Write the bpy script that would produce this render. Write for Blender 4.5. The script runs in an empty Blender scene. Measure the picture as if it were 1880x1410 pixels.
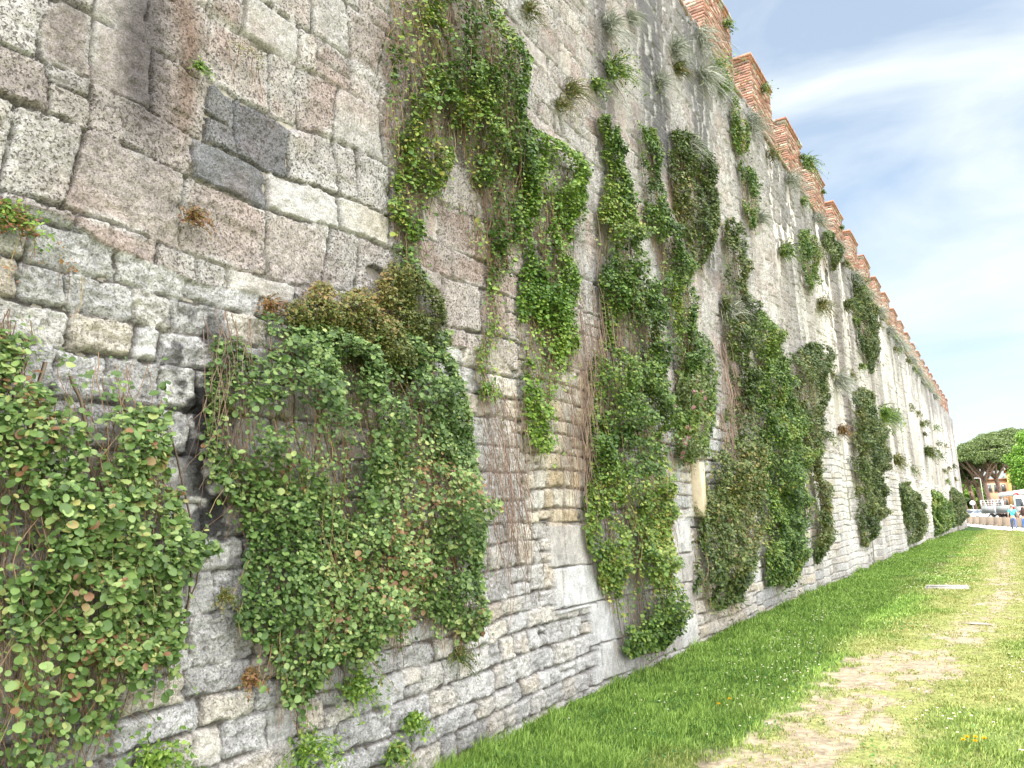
import bpy, math
import numpy as np
from mathutils import Matrix, Vector

scene = bpy.context.scene
COL = scene.collection
rng = np.random.default_rng(11)

# ------------------------------------------------------------------ camera, world, sun, exposure
F_PX, PW, PH = 1380.0, 1880.0, 1410.0
CAM_Z = 1.6
M3 = np.array([[0.8390369432517436, 0.5429853496447448, -0.03440810849123441],
               [0.1273703152291435, -0.13454504238984827, 0.9826873533157647],
               [0.5289553957161217, -0.8288935647231724, -0.1820484762455124]])   # world -> camera axes
cd = bpy.data.cameras.new('camera'); cam = bpy.data.objects.new('camera', cd); COL.objects.link(cam)
cd.sensor_width = 36.0; cd.lens = 36.0 * F_PX / PW; cd.clip_start = 0.05; cd.clip_end = 3000
m4 = Matrix([list(M3[:, i]) + [0] for i in range(3)] + [[0, 0, 0, 1]])
m4.translation = Vector((0, 0, CAM_Z)); cam.matrix_world = m4
scene.camera = cam

SUN_EL = math.radians(62); SUN_A = math.radians(17.5)     # azimuth away from -Y towards -X
w = bpy.data.worlds.new('World'); scene.world = w; w.use_nodes = True
nt = w.node_tree; nt.nodes.clear()
out = nt.nodes.new('ShaderNodeOutputWorld'); bg = nt.nodes.new('ShaderNodeBackground')
sky = nt.nodes.new('ShaderNodeTexSky'); sky.sky_type = 'NISHITA'; sky.sun_disc = False
sky.sun_elevation = SUN_EL; sky.sun_rotation = math.radians(180) + SUN_A
sky.air_density = 1.0; sky.dust_density = 2.2; sky.ozone_density = 1.0; sky.altitude = 10
tc = nt.nodes.new('ShaderNodeTexCoord')
mp = nt.nodes.new('ShaderNodeMapping'); mp.inputs['Scale'].default_value = (1.3, 1.3, 4.2); mp.inputs['Rotation'].default_value = (0.35, -0.12, 0.5)
nz = nt.nodes.new('ShaderNodeTexNoise'); nz.inputs['Scale'].default_value = 1.5; nz.inputs['Detail'].default_value = 7; nz.inputs['Roughness'].default_value = 0.5
nz.inputs['Distortion'].default_value = 0.5
rp = nt.nodes.new('ShaderNodeValToRGB'); rp.color_ramp.elements[0].position = 0.42; rp.color_ramp.elements[1].position = 0.63
rp.color_ramp.elements[0].color = (0.36, 0.36, 0.36, 1); rp.color_ramp.elements[1].color = (0.96, 0.96, 0.96, 1)
mx = nt.nodes.new('ShaderNodeMix'); mx.data_type = 'RGBA'
mx.inputs[7].default_value = (2.75, 2.95, 2.98, 1)          # thin high cloud
tint = nt.nodes.new('ShaderNodeMix'); tint.data_type = 'RGBA'; tint.blend_type = 'MULTIPLY'; tint.inputs[0].default_value = 1; tint.inputs[7].default_value = (0.46, 0.56, 0.60, 1)
# unseen bright patch added to the sky opposite the wall as fill light
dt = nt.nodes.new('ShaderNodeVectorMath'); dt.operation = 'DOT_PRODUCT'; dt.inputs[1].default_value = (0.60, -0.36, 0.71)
fill_fac = nt.nodes.new('ShaderNodeMapRange'); fill_fac.interpolation_type = 'SMOOTHSTEP'; fill_fac.inputs[1].default_value = 0.05; fill_fac.inputs[2].default_value = 0.75
fill_mix = nt.nodes.new('ShaderNodeMix'); fill_mix.data_type = 'RGBA'; fill_mix.inputs[7].default_value = (11.5, 11.3, 11.2, 1)
nt.links.new(tc.outputs['Generated'], dt.inputs[0]); nt.links.new(dt.outputs['Value'], fill_fac.inputs[0]); nt.links.new(fill_fac.outputs[0], fill_mix.inputs[0])
nt.links.new(tc.outputs['Generated'], mp.inputs['Vector']); nt.links.new(mp.outputs[0], nz.inputs['Vector'])
nt.links.new(nz.outputs[0], rp.inputs[0]); nt.links.new(rp.outputs[0], mx.inputs[0])
nt.links.new(sky.outputs[0], tint.inputs[6]); nt.links.new(tint.outputs[2], mx.inputs[6]); nt.links.new(mx.outputs[2], fill_mix.inputs[6]); nt.links.new(fill_mix.outputs[2], bg.inputs[0])
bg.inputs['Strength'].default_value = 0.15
nt.links.new(bg.outputs[0], out.inputs[0])

sd = bpy.data.lights.new('sun', 'SUN'); sd.energy = 2.5; sd.angle = math.radians(0.6); sd.color = (1.0, 0.95, 0.87)
so = bpy.data.objects.new('sun', sd); COL.objects.link(so)
sv = Vector((-math.sin(SUN_A) * math.cos(SUN_EL), -math.cos(SUN_A) * math.cos(SUN_EL), math.sin(SUN_EL)))
so.rotation_euler = sv.to_track_quat('Z', 'Y').to_euler(); so.location = (0, 0, 40)

scene.view_settings.view_transform = 'Standard'; scene.view_settings.look = 'None'
scene.view_settings.gamma = 1; scene.view_settings.use_curve_mapping = False
scene.view_settings.exposure = 1.4
scene.render.engine = 'CYCLES'
scene.cycles.max_bounces = 6; scene.cycles.diffuse_bounces = 3; scene.cycles.transparent_max_bounces = 4

# ------------------------------------------------------------------ helpers
def ss(a, b, x):
    t = np.clip((x - a) / (b - a), 0, 1); return t * t * (3 - 2 * t)

def hsh(i, j, s=0):
    i = np.asarray(i).astype(np.int64); j = np.asarray(j).astype(np.int64)
    h = (i * 374761393 + j * 668265263 + s * 2147483647 + 1013904223) & 0xffffffff
    h = ((h ^ (h >> 13)) * 1274126177) & 0xffffffff
    h = ((h ^ (h >> 16)) * 2246822519) & 0xffffffff
    h = h ^ (h >> 15)
    return (h & 0xffffff) / float(0x1000000)

def vn(x, y, s=0):
    x = np.asarray(x, float); y = np.asarray(y, float)
    i = np.floor(x); j = np.floor(y); u = x - i; v = y - j
    u = u * u * (3 - 2 * u); v = v * v * (3 - 2 * v)
    a = hsh(i, j, s); b = hsh(i + 1, j, s); c = hsh(i, j + 1, s); d = hsh(i + 1, j + 1, s)
    return (a * (1 - u) + b * u) * (1 - v) + (c * (1 - u) + d * u) * v

def fbm(x, y, o=4, s=0):
    t = 0; a = 1.0; n = 0
    for k in range(o):
        t = t + a * vn(x * 2 ** k + 17.3 * k, y * 2 ** k - 9.1 * k, s + k); n += a; a *= 0.5
    return t / n

def proj_ray(px, py):
    d = np.array([(px - PW / 2) / F_PX, -(py - PH / 2) / F_PX, -1.0]); return M3.T @ d

def WX(y):
    return -3.5 + 0.00012 * np.clip(np.asarray(y, float) - 40, 0, 46) ** 2

def wall_at(px, py, off=0.0):            # where a sight line meets the wall face (plus off metres outwards)
    r = proj_ray(px, py); X = -3.5 + off
    for _ in range(4):
        t = X / r[0]; y = r[1] * t; X = float(WX(y)) + off
    return y, CAM_Z + r[2] * t

def BAT(y, z):                                 # the foot of the wall swells outwards close to the camera
    return .17 * ss(7.2, 3.8, np.asarray(y, float)) * ss(3.0, .2, np.asarray(z, float))

def GZ(x, y):
    return -0.30 * ss(30, 85, y) + 0.05 * (vn(np.asarray(x) * .5, np.asarray(y) * .35, 3) - .5) * ss(0, 1, 1)

def npmesh(name, V, F, mat, col=None, parent=None, smooth=False, origin=None):
    V = np.asarray(V, np.float32).reshape(-1, 3)
    if parent is not None:
        V = V - np.array(parent.location, np.float32)
    elif origin is not None:
        V = V - np.array(origin, np.float32)
    if not isinstance(F, list): F = [F]
    F = [np.asarray(f, np.int32) for f in F if len(f)]
    me = bpy.data.meshes.new(name)
    me.vertices.add(len(V)); me.vertices.foreach_set('co', V.ravel())
    nl = sum(f.size for f in F); npol = sum(len(f) for f in F)
    me.loops.add(nl); me.polygons.add(npol)
    me.loops.foreach_set('vertex_index', np.concatenate([f.ravel() for f in F]))
    st = []; o = 0
    for f in F:
        st.append(o + np.arange(len(f)) * f.shape[1]); o += f.size
    me.polygons.foreach_set('loop_start', np.concatenate(st).astype(np.int32))
    me.update(calc_edges=True)
    if smooth: me.polygons.foreach_set('use_smooth', np.ones(npol, bool))
    if col is not None:
        c = np.ones((len(V), 4), np.float32); c[:, :3] = col
        at = me.color_attributes.new('Col', 'FLOAT_COLOR', 'POINT'); at.data.foreach_set('color', c.ravel())
    me.materials.append(mat)
    o = bpy.data.objects.new(name, me); COL.objects.link(o)
    if parent is not None: o.parent = parent
    elif origin is not None: o.location = origin
    return o

def tag(o, label=None, cat=None, group=None, kind=None):
    if label: o['label'] = label
    if cat: o['category'] = cat
    if group: o['group'] = group
    if kind: o['kind'] = kind
    return o

def thing(name, loc, label, cat, group=None):
    o = bpy.data.objects.new(name, None); COL.objects.link(o); o.location = loc; o.empty_display_size = 0.2
    return tag(o, label, cat, group)

class MB:                                   # collects simple solids into one mesh
    def __init__(s): s.V = []; s.F = {3: [], 4: []}; s.C = []; s.n = 0
    def add(s, V, F, c=(1, 1, 1)):
        V = np.asarray(V, float)
        s.V.append(V); s.C.append(np.tile(np.asarray(c, float), (len(V), 1)) if np.ndim(c) == 1 else np.asarray(c))
        for f in F: s.F[len(f)].append([i + s.n for i in f])
        s.n += len(V)
    def box(s, a, b, c=(1, 1, 1), rz=0, piv=(0, 0), jit=0, taper=None):
        x0, y0, z0 = a; x1, y1, z1 = b
        V = np.array([[x0, y0, z0], [x1, y0, z0], [x1, y1, z0], [x0, y1, z0], [x0, y0, z1], [x1, y0, z1], [x1, y1, z1], [x0, y1, z1]], float)
        if jit: V += rng.uniform(-jit, jit, V.shape)
        if taper:
            cx, cy = (x0 + x1) / 2, (y0 + y1) / 2
            V[4:, 0] = cx + (V[4:, 0] - cx) * taper[0]; V[4:, 1] = cy + (V[4:, 1] - cy) * taper[1]
        if rz:
            cs, sn = math.cos(rz), math.sin(rz); dx = V[:, 0] - piv[0]; dy = V[:, 1] - piv[1]
            V[:, 0] = piv[0] + dx * cs - dy * sn; V[:, 1] = piv[1] + dx * sn + dy * cs
        s.add(V, [(0, 3, 2, 1), (4, 5, 6, 7), (0, 1, 5, 4), (1, 2, 6, 5), (2, 3, 7, 6), (3, 0, 4, 7)], c)
    def tube(s, pts, rad, c=(1, 1, 1), n=8):
        pts = np.asarray(pts, float); rad = np.broadcast_to(rad, len(pts)); k = len(pts); V = []
        for i in range(k):
            d = pts[min(i + 1, k - 1)] - pts[max(i - 1, 0)]; d /= np.linalg.norm(d) + 1e-9
            u = np.cross(d, [0.31, 0.95, 0.05]); u /= np.linalg.norm(u); v = np.cross(d, u)
            for j in range(n):
                a = 2 * math.pi * j / n; V.append(pts[i] + rad[i] * (math.cos(a) * u + math.sin(a) * v))
        V.append(pts[0]); V.append(pts[-1])
        Fq = [(i * n + j, i * n + (j + 1) % n, (i + 1) * n + (j + 1) % n, (i + 1) * n + j) for i in range(k - 1) for j in range(n)]
        Fq += [(k * n, (j + 1) % n, j) for j in range(n)] + [(k * n + 1, (k - 1) * n + j, (k - 1) * n + (j + 1) % n) for j in range(n)]
        s.add(V, Fq, c)
    def prism(s, prof, x0, x1, c=(1, 1, 1), axis=0):     # profile polygon (a,z) extruded along an axis
        n = len(prof); V = []
        for x in (x0, x1):
            for (a, z) in prof: V.append((x, a, z) if axis == 0 else (a, x, z))
        cen = np.mean(np.array(V[:n]), 0); cen2 = np.mean(np.array(V[n:]), 0); V += [tuple(cen), tuple(cen2)]
        Fq = [(i, (i + 1) % n, n + (i + 1) % n, n + i) for i in range(n)]
        Fq += [(2 * n, (i + 1) % n, i) for i in range(n)] + [(2 * n + 1, n + i, n + (i + 1) % n) for i in range(n)]
        s.add(V, Fq, c)
    def build(s, name, mat, parent=None, smooth=False, origin=None, xf=None):
        V = np.concatenate(s.V)
        if xf is not None: V = xf(V)
        F = [np.array(v, np.int32) for v in s.F.values() if v]
        return npmesh(name, V, F, mat, np.concatenate(s.C), parent, smooth, origin)

# ------------------------------------------------------------------ materials
def newmat(name):
    m = bpy.data.materials.new(name); m.use_nodes = True
    n = m.node_tree; b = n.nodes['Principled BSDF']; b.inputs['Specular IOR Level'].default_value = 0.25
    return m, n, b

def attr_mat(name, rough=0.85, nscale=0, namt=0.0, bump=0.0, bscale=80, transl=0.0, spec=0.2, metal=0.0):
    m, n, b = newmat(name); b.inputs['Roughness'].default_value = rough; b.inputs['Metallic'].default_value = metal
    b.inputs['Specular IOR Level'].default_value = spec
    a = n.nodes.new('ShaderNodeAttribute'); a.attribute_name = 'Col'; src = a.outputs['Color']
    t = n.nodes.new('ShaderNodeTexCoord')
    if namt:
        z = n.nodes.new('ShaderNodeTexNoise'); z.inputs['Scale'].default_value = nscale; z.inputs['Detail'].default_value = 5
        n.links.new(t.outputs['Object'], z.inputs['Vector'])
        mr = n.nodes.new('ShaderNodeMapRange'); mr.inputs[1].default_value = 0.3; mr.inputs[2].default_value = 0.7
        mr.inputs[3].default_value = 1 - namt; mr.inputs[4].default_value = 1 + namt
        n.links.new(z.outputs[0], mr.inputs[0])
        mm = n.nodes.new('ShaderNodeVectorMath'); mm.operation = 'SCALE'
        n.links.new(src, mm.inputs[0]); n.links.new(mr.outputs[0], mm.inputs['Scale']); src = mm.outputs[0]
    n.links.new(src, b.inputs['Base Color'])
    if bump:
        z2 = n.nodes.new('ShaderNodeTexNoise'); z2.inputs['Scale'].default_value = bscale; z2.inputs['Detail'].default_value = 4
        n.links.new(t.outputs['Object'], z2.inputs['Vector'])
        bp = n.nodes.new('ShaderNodeBump'); bp.inputs['Strength'].default_value = 0.7; bp.inputs['Distance'].default_value = bump
        n.links.new(z2.outputs[0], bp.inputs['Height']); n.links.new(bp.outputs[0], b.inputs['Normal'])
    if transl:
        tr = n.nodes.new('ShaderNodeBsdfTranslucent'); ms = n.nodes.new('ShaderNodeMixShader'); ms.inputs[0].default_value = transl
        n.links.new(src, tr.inputs[0]); o = n.nodes['Material Output']
        n.links.new(b.outputs[0], ms.inputs[1]); n.links.new(tr.outputs[0], ms.inputs[2]); n.links.new(ms.outputs[0], o.inputs[0])
    return m

def stone_mat():
    m, n, b = newmat('weathered_stone'); b.inputs['Roughness'].default_value = 0.92; b.inputs['Specular IOR Level'].default_value = 0.12
    L = n.links; t = n.nodes.new('ShaderNodeTexCoord')
    a = n.nodes.new('ShaderNodeAttribute'); a.attribute_name = 'Col'
    pa = n.nodes.new('ShaderNodeAttribute'); pa.attribute_name = 'Pit'
    z = n.nodes.new('ShaderNodeTexNoise'); z.inputs['Scale'].default_value = 62; z.inputs['Detail'].default_value = 3.5; z.inputs['Roughness'].default_value = 0.6; z.inputs['Distortion'].default_value = 0.4
    L.new(t.outputs['Object'], z.inputs['Vector'])
    r = n.nodes.new('ShaderNodeMapRange'); r.inputs[1].default_value = 0.36; r.inputs[2].default_value = 0.46; r.interpolation_type = 'SMOOTHSTEP'
    L.new(z.outputs[0], r.inputs[0])                       # 0 in a pit, 1 outside
    inv = n.nodes.new('ShaderNodeMath'); inv.operation = 'SUBTRACT'; inv.inputs[0].default_value = 1; L.new(r.outputs[0], inv.inputs[1])
    pm = n.nodes.new('ShaderNodeMath'); pm.operation = 'MULTIPLY'; L.new(inv.outputs[0], pm.inputs[0]); L.new(pa.outputs['Fac'], pm.inputs[1])
    z3 = n.nodes.new('ShaderNodeTexNoise'); z3.inputs['Scale'].default_value = 95; z3.inputs['Detail'].default_value = 4; z3.inputs['Roughness'].default_value = 0.7
    L.new(t.outputs['Object'], z3.inputs['Vector'])
    mr = n.nodes.new('ShaderNodeMapRange'); mr.inputs[1].default_value = 0.3; mr.inputs[2].default_value = 0.7; mr.inputs[3].default_value = 0.55; mr.inputs[4].default_value = 1.38
    L.new(z3.outputs[0], mr.inputs[0])
    z4 = n.nodes.new('ShaderNodeTexNoise'); z4.inputs['Scale'].default_value = 13; z4.inputs['Detail'].default_value = 5; z4.inputs['Roughness'].default_value = 0.7
    L.new(t.outputs['Object'], z4.inputs['Vector'])
    mr4 = n.nodes.new('ShaderNodeMapRange'); mr4.inputs[1].default_value = 0.3; mr4.inputs[2].default_value = 0.7; mr4.inputs[3].default_value = 0.66; mr4.inputs[4].default_value = 1.24
    L.new(z4.outputs[0], mr4.inputs[0])
    mul = n.nodes.new('ShaderNodeMath'); mul.operation = 'MULTIPLY'; L.new(mr.outputs[0], mul.inputs[0]); L.new(mr4.outputs[0], mul.inputs[1])
    sc = n.nodes.new('ShaderNodeVectorMath'); sc.operation = 'SCALE'; L.new(a.outputs['Color'], sc.inputs[0]); L.new(mul.outputs[0], sc.inputs['Scale'])
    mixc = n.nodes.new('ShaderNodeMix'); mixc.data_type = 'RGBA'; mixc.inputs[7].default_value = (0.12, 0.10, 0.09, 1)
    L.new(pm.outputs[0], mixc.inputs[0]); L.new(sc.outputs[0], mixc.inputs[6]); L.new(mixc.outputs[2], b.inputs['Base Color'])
    hs = n.nodes.new('ShaderNodeMath'); hs.operation = 'MULTIPLY_ADD'; hs.inputs[1].default_value = -1.0
    L.new(pm.outputs[0], hs.inputs[0]); L.new(z3.outputs[0], hs.inputs[2])
    bp = n.nodes.new('ShaderNodeBump'); bp.inputs['Strength'].default_value = 1.0; bp.inputs['Distance'].default_value = 0.018
    L.new(hs.outputs[0], bp.inputs['Height']); L.new(bp.outputs[0], b.inputs['Normal'])
    return m

M_STONE = stone_mat()
M_BRICK = attr_mat('old_brick', 0.9, 30, 0.25, 0.006, 60)
M_MORTAR = attr_mat('lime_mortar', 0.95, 25, 0.25, 0.01, 50)
M_LEAF = attr_mat('leaf', 0.42, 0, 0, 0, 0, transl=0.12, spec=0.4)
M_STEM = attr_mat('dry_stem', 0.85)
M_GRASS = attr_mat('grass_blade', 0.6, 0, 0, 0, 0, transl=0.25, spec=0.2)
M_PETAL = attr_mat('petal', 0.6, transl=0.2)
M_BARK = attr_mat('bark', 0.9, 3, 0.3, 0.05, 6)
M_CONC = attr_mat('concrete', 0.85, 6, 0.15, 0.01, 30)
M_PAINT = attr_mat('vehicle_paint', 0.3, spec=0.5)
M_METAL = attr_mat('painted_metal', 0.45, spec=0.4)
M_GLASS = attr_mat('dark_glass', 0.08, spec=0.8)
M_RUBBER = attr_mat('rubber', 0.8)
M_CLOTH = attr_mat('cloth', 0.9, 20, 0.12)
M_SKIN = attr_mat('skin', 0.55)
M_HAIR = attr_mat('hair', 0.5)
M_PLASTER = attr_mat('plaster', 0.9, 0.8, 0.08)

# ------------------------------------------------------------------ ground
PATH = np.array([(3.0, -1.27, .24), (5.2, -1.26, .24), (6.0, -1.24, .18), (6.8, -1.22, .15), (8.0, -1.18, .20), (8.9, -1.03, .24), (10.7, -.72, .17), (14.1, -.37, .19),
                 (18.4, -.22, .17), (26, -.25, .16), (40, -.2, .10), (60, -.2, 0.0)])
def bare(x, y):                              # 1 on trodden earth, 0 in grass
    cx = np.interp(y, PATH[:, 0], PATH[:, 1]); hw = np.interp(y, PATH[:, 0], PATH[:, 2])
    d = (np.abs(x - cx) - hw)
    n = fbm(x * 2.6, y * 1.7, 4, 41) - .5
    n2 = fbm(x * 9, y * 7, 3, 43) - .5
    side = ss(2.5, 5, y) * (1 - ss(8.5, 11.5, y)) * np.exp(-((x + 1.75) / .38) ** 2) * .35
    side2 = np.exp(-((x + 1.45) / .3) ** 2) * np.exp(-((y - 9.7) / 1.2) ** 2) * .35
    return ss(.20, -.20, d + n * .75 + n2 * .8 - side - side2)
def trod(x, y):                               # worn, thin margin of the track
    cx = np.interp(y, PATH[:, 0], PATH[:, 1]); hw = np.interp(y, PATH[:, 0], PATH[:, 2]); return ss(.55, .0, np.abs(x - cx) - hw)
def dryness(x, y):                            # 0 lush by the wall, 1 dry yellow lawn
    return np.clip(ss(-2.1, -1.3, x + (fbm(x * 1.3, y * .6, 3, 47) - .5) * 1.5) * (0.45 + 0.65 * ss(.3, .65, fbm(x * 1.9, y * 1.0, 4, 49))) + .5 * trod(x, y), 0, 1)

def build_ground():
    xs = np.concatenate([np.linspace(-60, -5, 24), np.arange(-4.8, 3.0, .035), np.linspace(3.2, 8, 25), np.linspace(9, 90, 40)])
    ys = np.concatenate([np.linspace(-30, 2.4, 24), np.arange(2.5, 14, .035), np.arange(14, 30, .10), np.arange(30, 90, .4), np.linspace(92, 160, 30)])
    X, Y = np.meshgrid(xs, ys, indexing='ij'); x = X.ravel(); y = Y.ravel()
    b = bare(x, y); d = dryness(x, y)
    z = GZ(x, y) - b * .015 + (fbm(x * 6, y * 6, 3, 51) - .5) * .02
    n = fbm(x * 14, y * 14, 3, 53)[:, None]; n2 = fbm(x * 1.1, y * .9, 4, 55)[:, None]
    lush = np.array([.06, .13, .03]) * (1 - n2 * .3) * (0.7 + .6 * n); dry = np.array([.20, .22, .075]) * (0.75 + .5 * n)
    soil = np.array([.245, .203, .148]) * (0.55 + .7 * n + .25 * n2)
    litter = ((hsh(np.round(x * 28), np.round(y * 28), 57) > .90) & (b > .5))[:, None] * np.array([.10, .085, .05])
    c = lush * (1 - d[:, None]) + dry * d[:, None]
    c = c * (1 - b[:, None]) + (soil + litter) * b[:, None]
    V = np.stack([x, y, z], 1); nx, ny = len(xs), len(ys)
    i, j = np.meshgrid(np.arange(nx - 1), np.arange(ny - 1), indexing='ij'); a = (i * ny + j).ravel()
    F = np.stack([a, a + ny, a + ny + 1, a + 1], 1)
    tag(npmesh('ground', V, F, attr_mat('earth_and_turf', .95, 22, .3, .02, 45), c, smooth=True), kind='structure')
    # the land beyond, one sheet to the horizon
    r = MB(); r.add([(-1500, 150, -.34), (1500, 150, -.34), (1500, 2500, -.34), (-1500, 2500, -.34)], [(0, 1, 2, 3)], (.25, .25, .2))
    r.add([(90, -400, -.34), (1500, -400, -.34), (1500, 150.0, -.34), (90, 150.0, -.34)], [(0, 1, 2, 3)], (.2, .22, .1))
    r.add([(-1500, -400, -.34), (-60, -400, -.34), (-60, 150.0, -.34), (-1500, 150.0, -.34)], [(0, 1, 2, 3)], (.2, .22, .1))
    r.add([(-60, -400, -.04), (90, -400, -.04), (90, -30, -.04), (-60, -30, -.04)], [(0, 1, 2, 3)], (.16, .2, .08))
    tag(r.build('terrain', attr_mat('far_land', .95)), kind='structure')
build_ground()

def strip(name, ptsL, ptsR, zoff, col, mat, n=40):
    L = np.array(ptsL, float); R = np.array(ptsR, float); t = np.linspace(0, 1, n); s = np.linspace(0, 1, len(L))
    l = np.stack([np.interp(t, s, L[:, k]) for k in (0, 1)], 1); r = np.stack([np.interp(t, s, R[:, k]) for k in (0, 1)], 1)
    V = []
    for k in range(n):
        for q in np.linspace(0, 1, 6):
            p = l[k] * (1 - q) + r[k] * q; V.append((p[0], p[1], float(GZ(p[0], p[1])) + zoff))
    F = [(k * 6 + q, k * 6 + q + 1, (k + 1) * 6 + q + 1, (k + 1) * 6 + q) for k in range(n - 1) for q in range(5)]
    m = MB(); m.add(V, F, col); return tag(m.build(name, mat), kind='structure')
# pale walking path that crosses beyond the lawn, and the street behind the barrier
strip('path', [(-8, 108), (-3.2, 88.5), (.9, 63.8), (9, 40)], [(-8, 128), (-3.75, 106.2), (1.2, 77.0), (11, 48)], .035, (.62, .60, .56), M_CONC)
strip('road', [(-14, 134), (-3.4, 108.8), (1.6, 79), (12, 49)], [(-6, 146), (8, 128), (12, 100), (22, 60)], .03, (.16, .16, .165), M_CONC)

# ------------------------------------------------------------------ the city wall
WALL_END = 87.0
def masonry_cells(y, z, zb, Lr, jit, splitp, seed, warp):
    yw = y + warp * (fbm(y * 2.3, z * 2.3, 3, seed) - .5); zw = z + warp * .8 * (fbm(y * 1.1 + 5, z * 3.0, 3, seed + 7) - .5) + .10 / (1 + y * y / 300) * (vn(y * .33, z * .2, seed + 3) - .5) + warp * 1.1 * (vn(y * 1.1, z * .6, seed + 8) - .5)
    zb = np.asarray(zb); i = np.clip(np.searchsorted(zb, zw, side='right') - 1, 0, len(zb) - 2)
    z0 = zb[i]; z1 = zb[i + 1]
    L = Lr[0] + (Lr[1] - Lr[0]) * hsh(i, i * 0 + 1, seed)
    tilt = (zw - (z0 + z1) / 2)
    u = yw / L + hsh(i, i * 0 + 2, seed) * 7
    J = lambda k: k + (hsh(k, i, seed + 1) - .5) * jit + tilt / L * (hsh(k, i, seed + 2) - .5) * .25
    k = np.floor(u); k = np.where(u < J(k), k - 1, k); k = np.where(u > J(k + 1), k + 1, k)
    a = J(k); b = J(k + 1)
    sp = (hsh(k, i, seed + 4) < splitp); fr = .38 + .24 * hsh(k, i, seed + 5)
    zm = z0 + (z1 - z0) * fr; upper = zw > zm
    zz0 = np.where(sp & upper, zm, z0); zz1 = np.where(sp & ~upper, zm, z1)
    sid = i * 977 + k * 2 + np.where(sp & upper, 1, 0)
    return yw, zw, a * L + (yw - u * L), b * L + (yw - u * L), zz0, zz1, sid

def rbox(yw, zw, a, b, z0, z1, sid, gap, rnd, seed, gk=1.0):
    g1 = gap * gk * (.5 + hsh(sid, sid * 0 + 1, seed)); g2 = gap * (.5 + hsh(sid, sid * 0 + 2, seed))
    cy = (a + b) / 2; cz = (z0 + z1) / 2; hy = np.maximum((b - a) / 2 - g1, .02); hz = np.maximum((z1 - z0) / 2 - g2, .02)
    an = (hsh(sid, sid * 0 + 3, seed) - .5) * .10
    dy = yw - cy; dz = zw - cz; ry = dy + an * dz; rz = dz - an * dy
    r = np.minimum(hy, hz) * rnd * (.5 + hsh(sid, sid * 0 + 4, seed))
    qy = np.abs(ry) - hy + r; qz = np.abs(rz) - hz + r
    d = np.hypot(np.maximum(qy, 0), np.maximum(qz, 0)) + np.minimum(np.maximum(qy, qz), 0) - r
    return d, dy, dz

r_ = np.random.default_rng(5)
ZB_LOW = [-.6]
while ZB_LOW[-1] < 3.2: ZB_LOW.append(ZB_LOW[-1] + r_.uniform(.14, .24))
ZB_UP = [2.5]
while ZB_UP[-1] < 11: ZB_UP.append(ZB_UP[-1] + r_.uniform(.24, .43))
ZB_FINE = list(np.cumsum(r_.uniform(.13, .20, 60)) - .6)
ZB_BLOCK = [-.4, .02, .38, .78, 1.14, 1.55, 2.0]

def pal(h, stops):
    h = np.asarray(h); o = np.zeros(h.shape + (3,)); t = [s[0] for s in stops]
    for c in range(3): o[..., c] = np.interp(h, t, [s[1][c] for s in stops])
    return o

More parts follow.
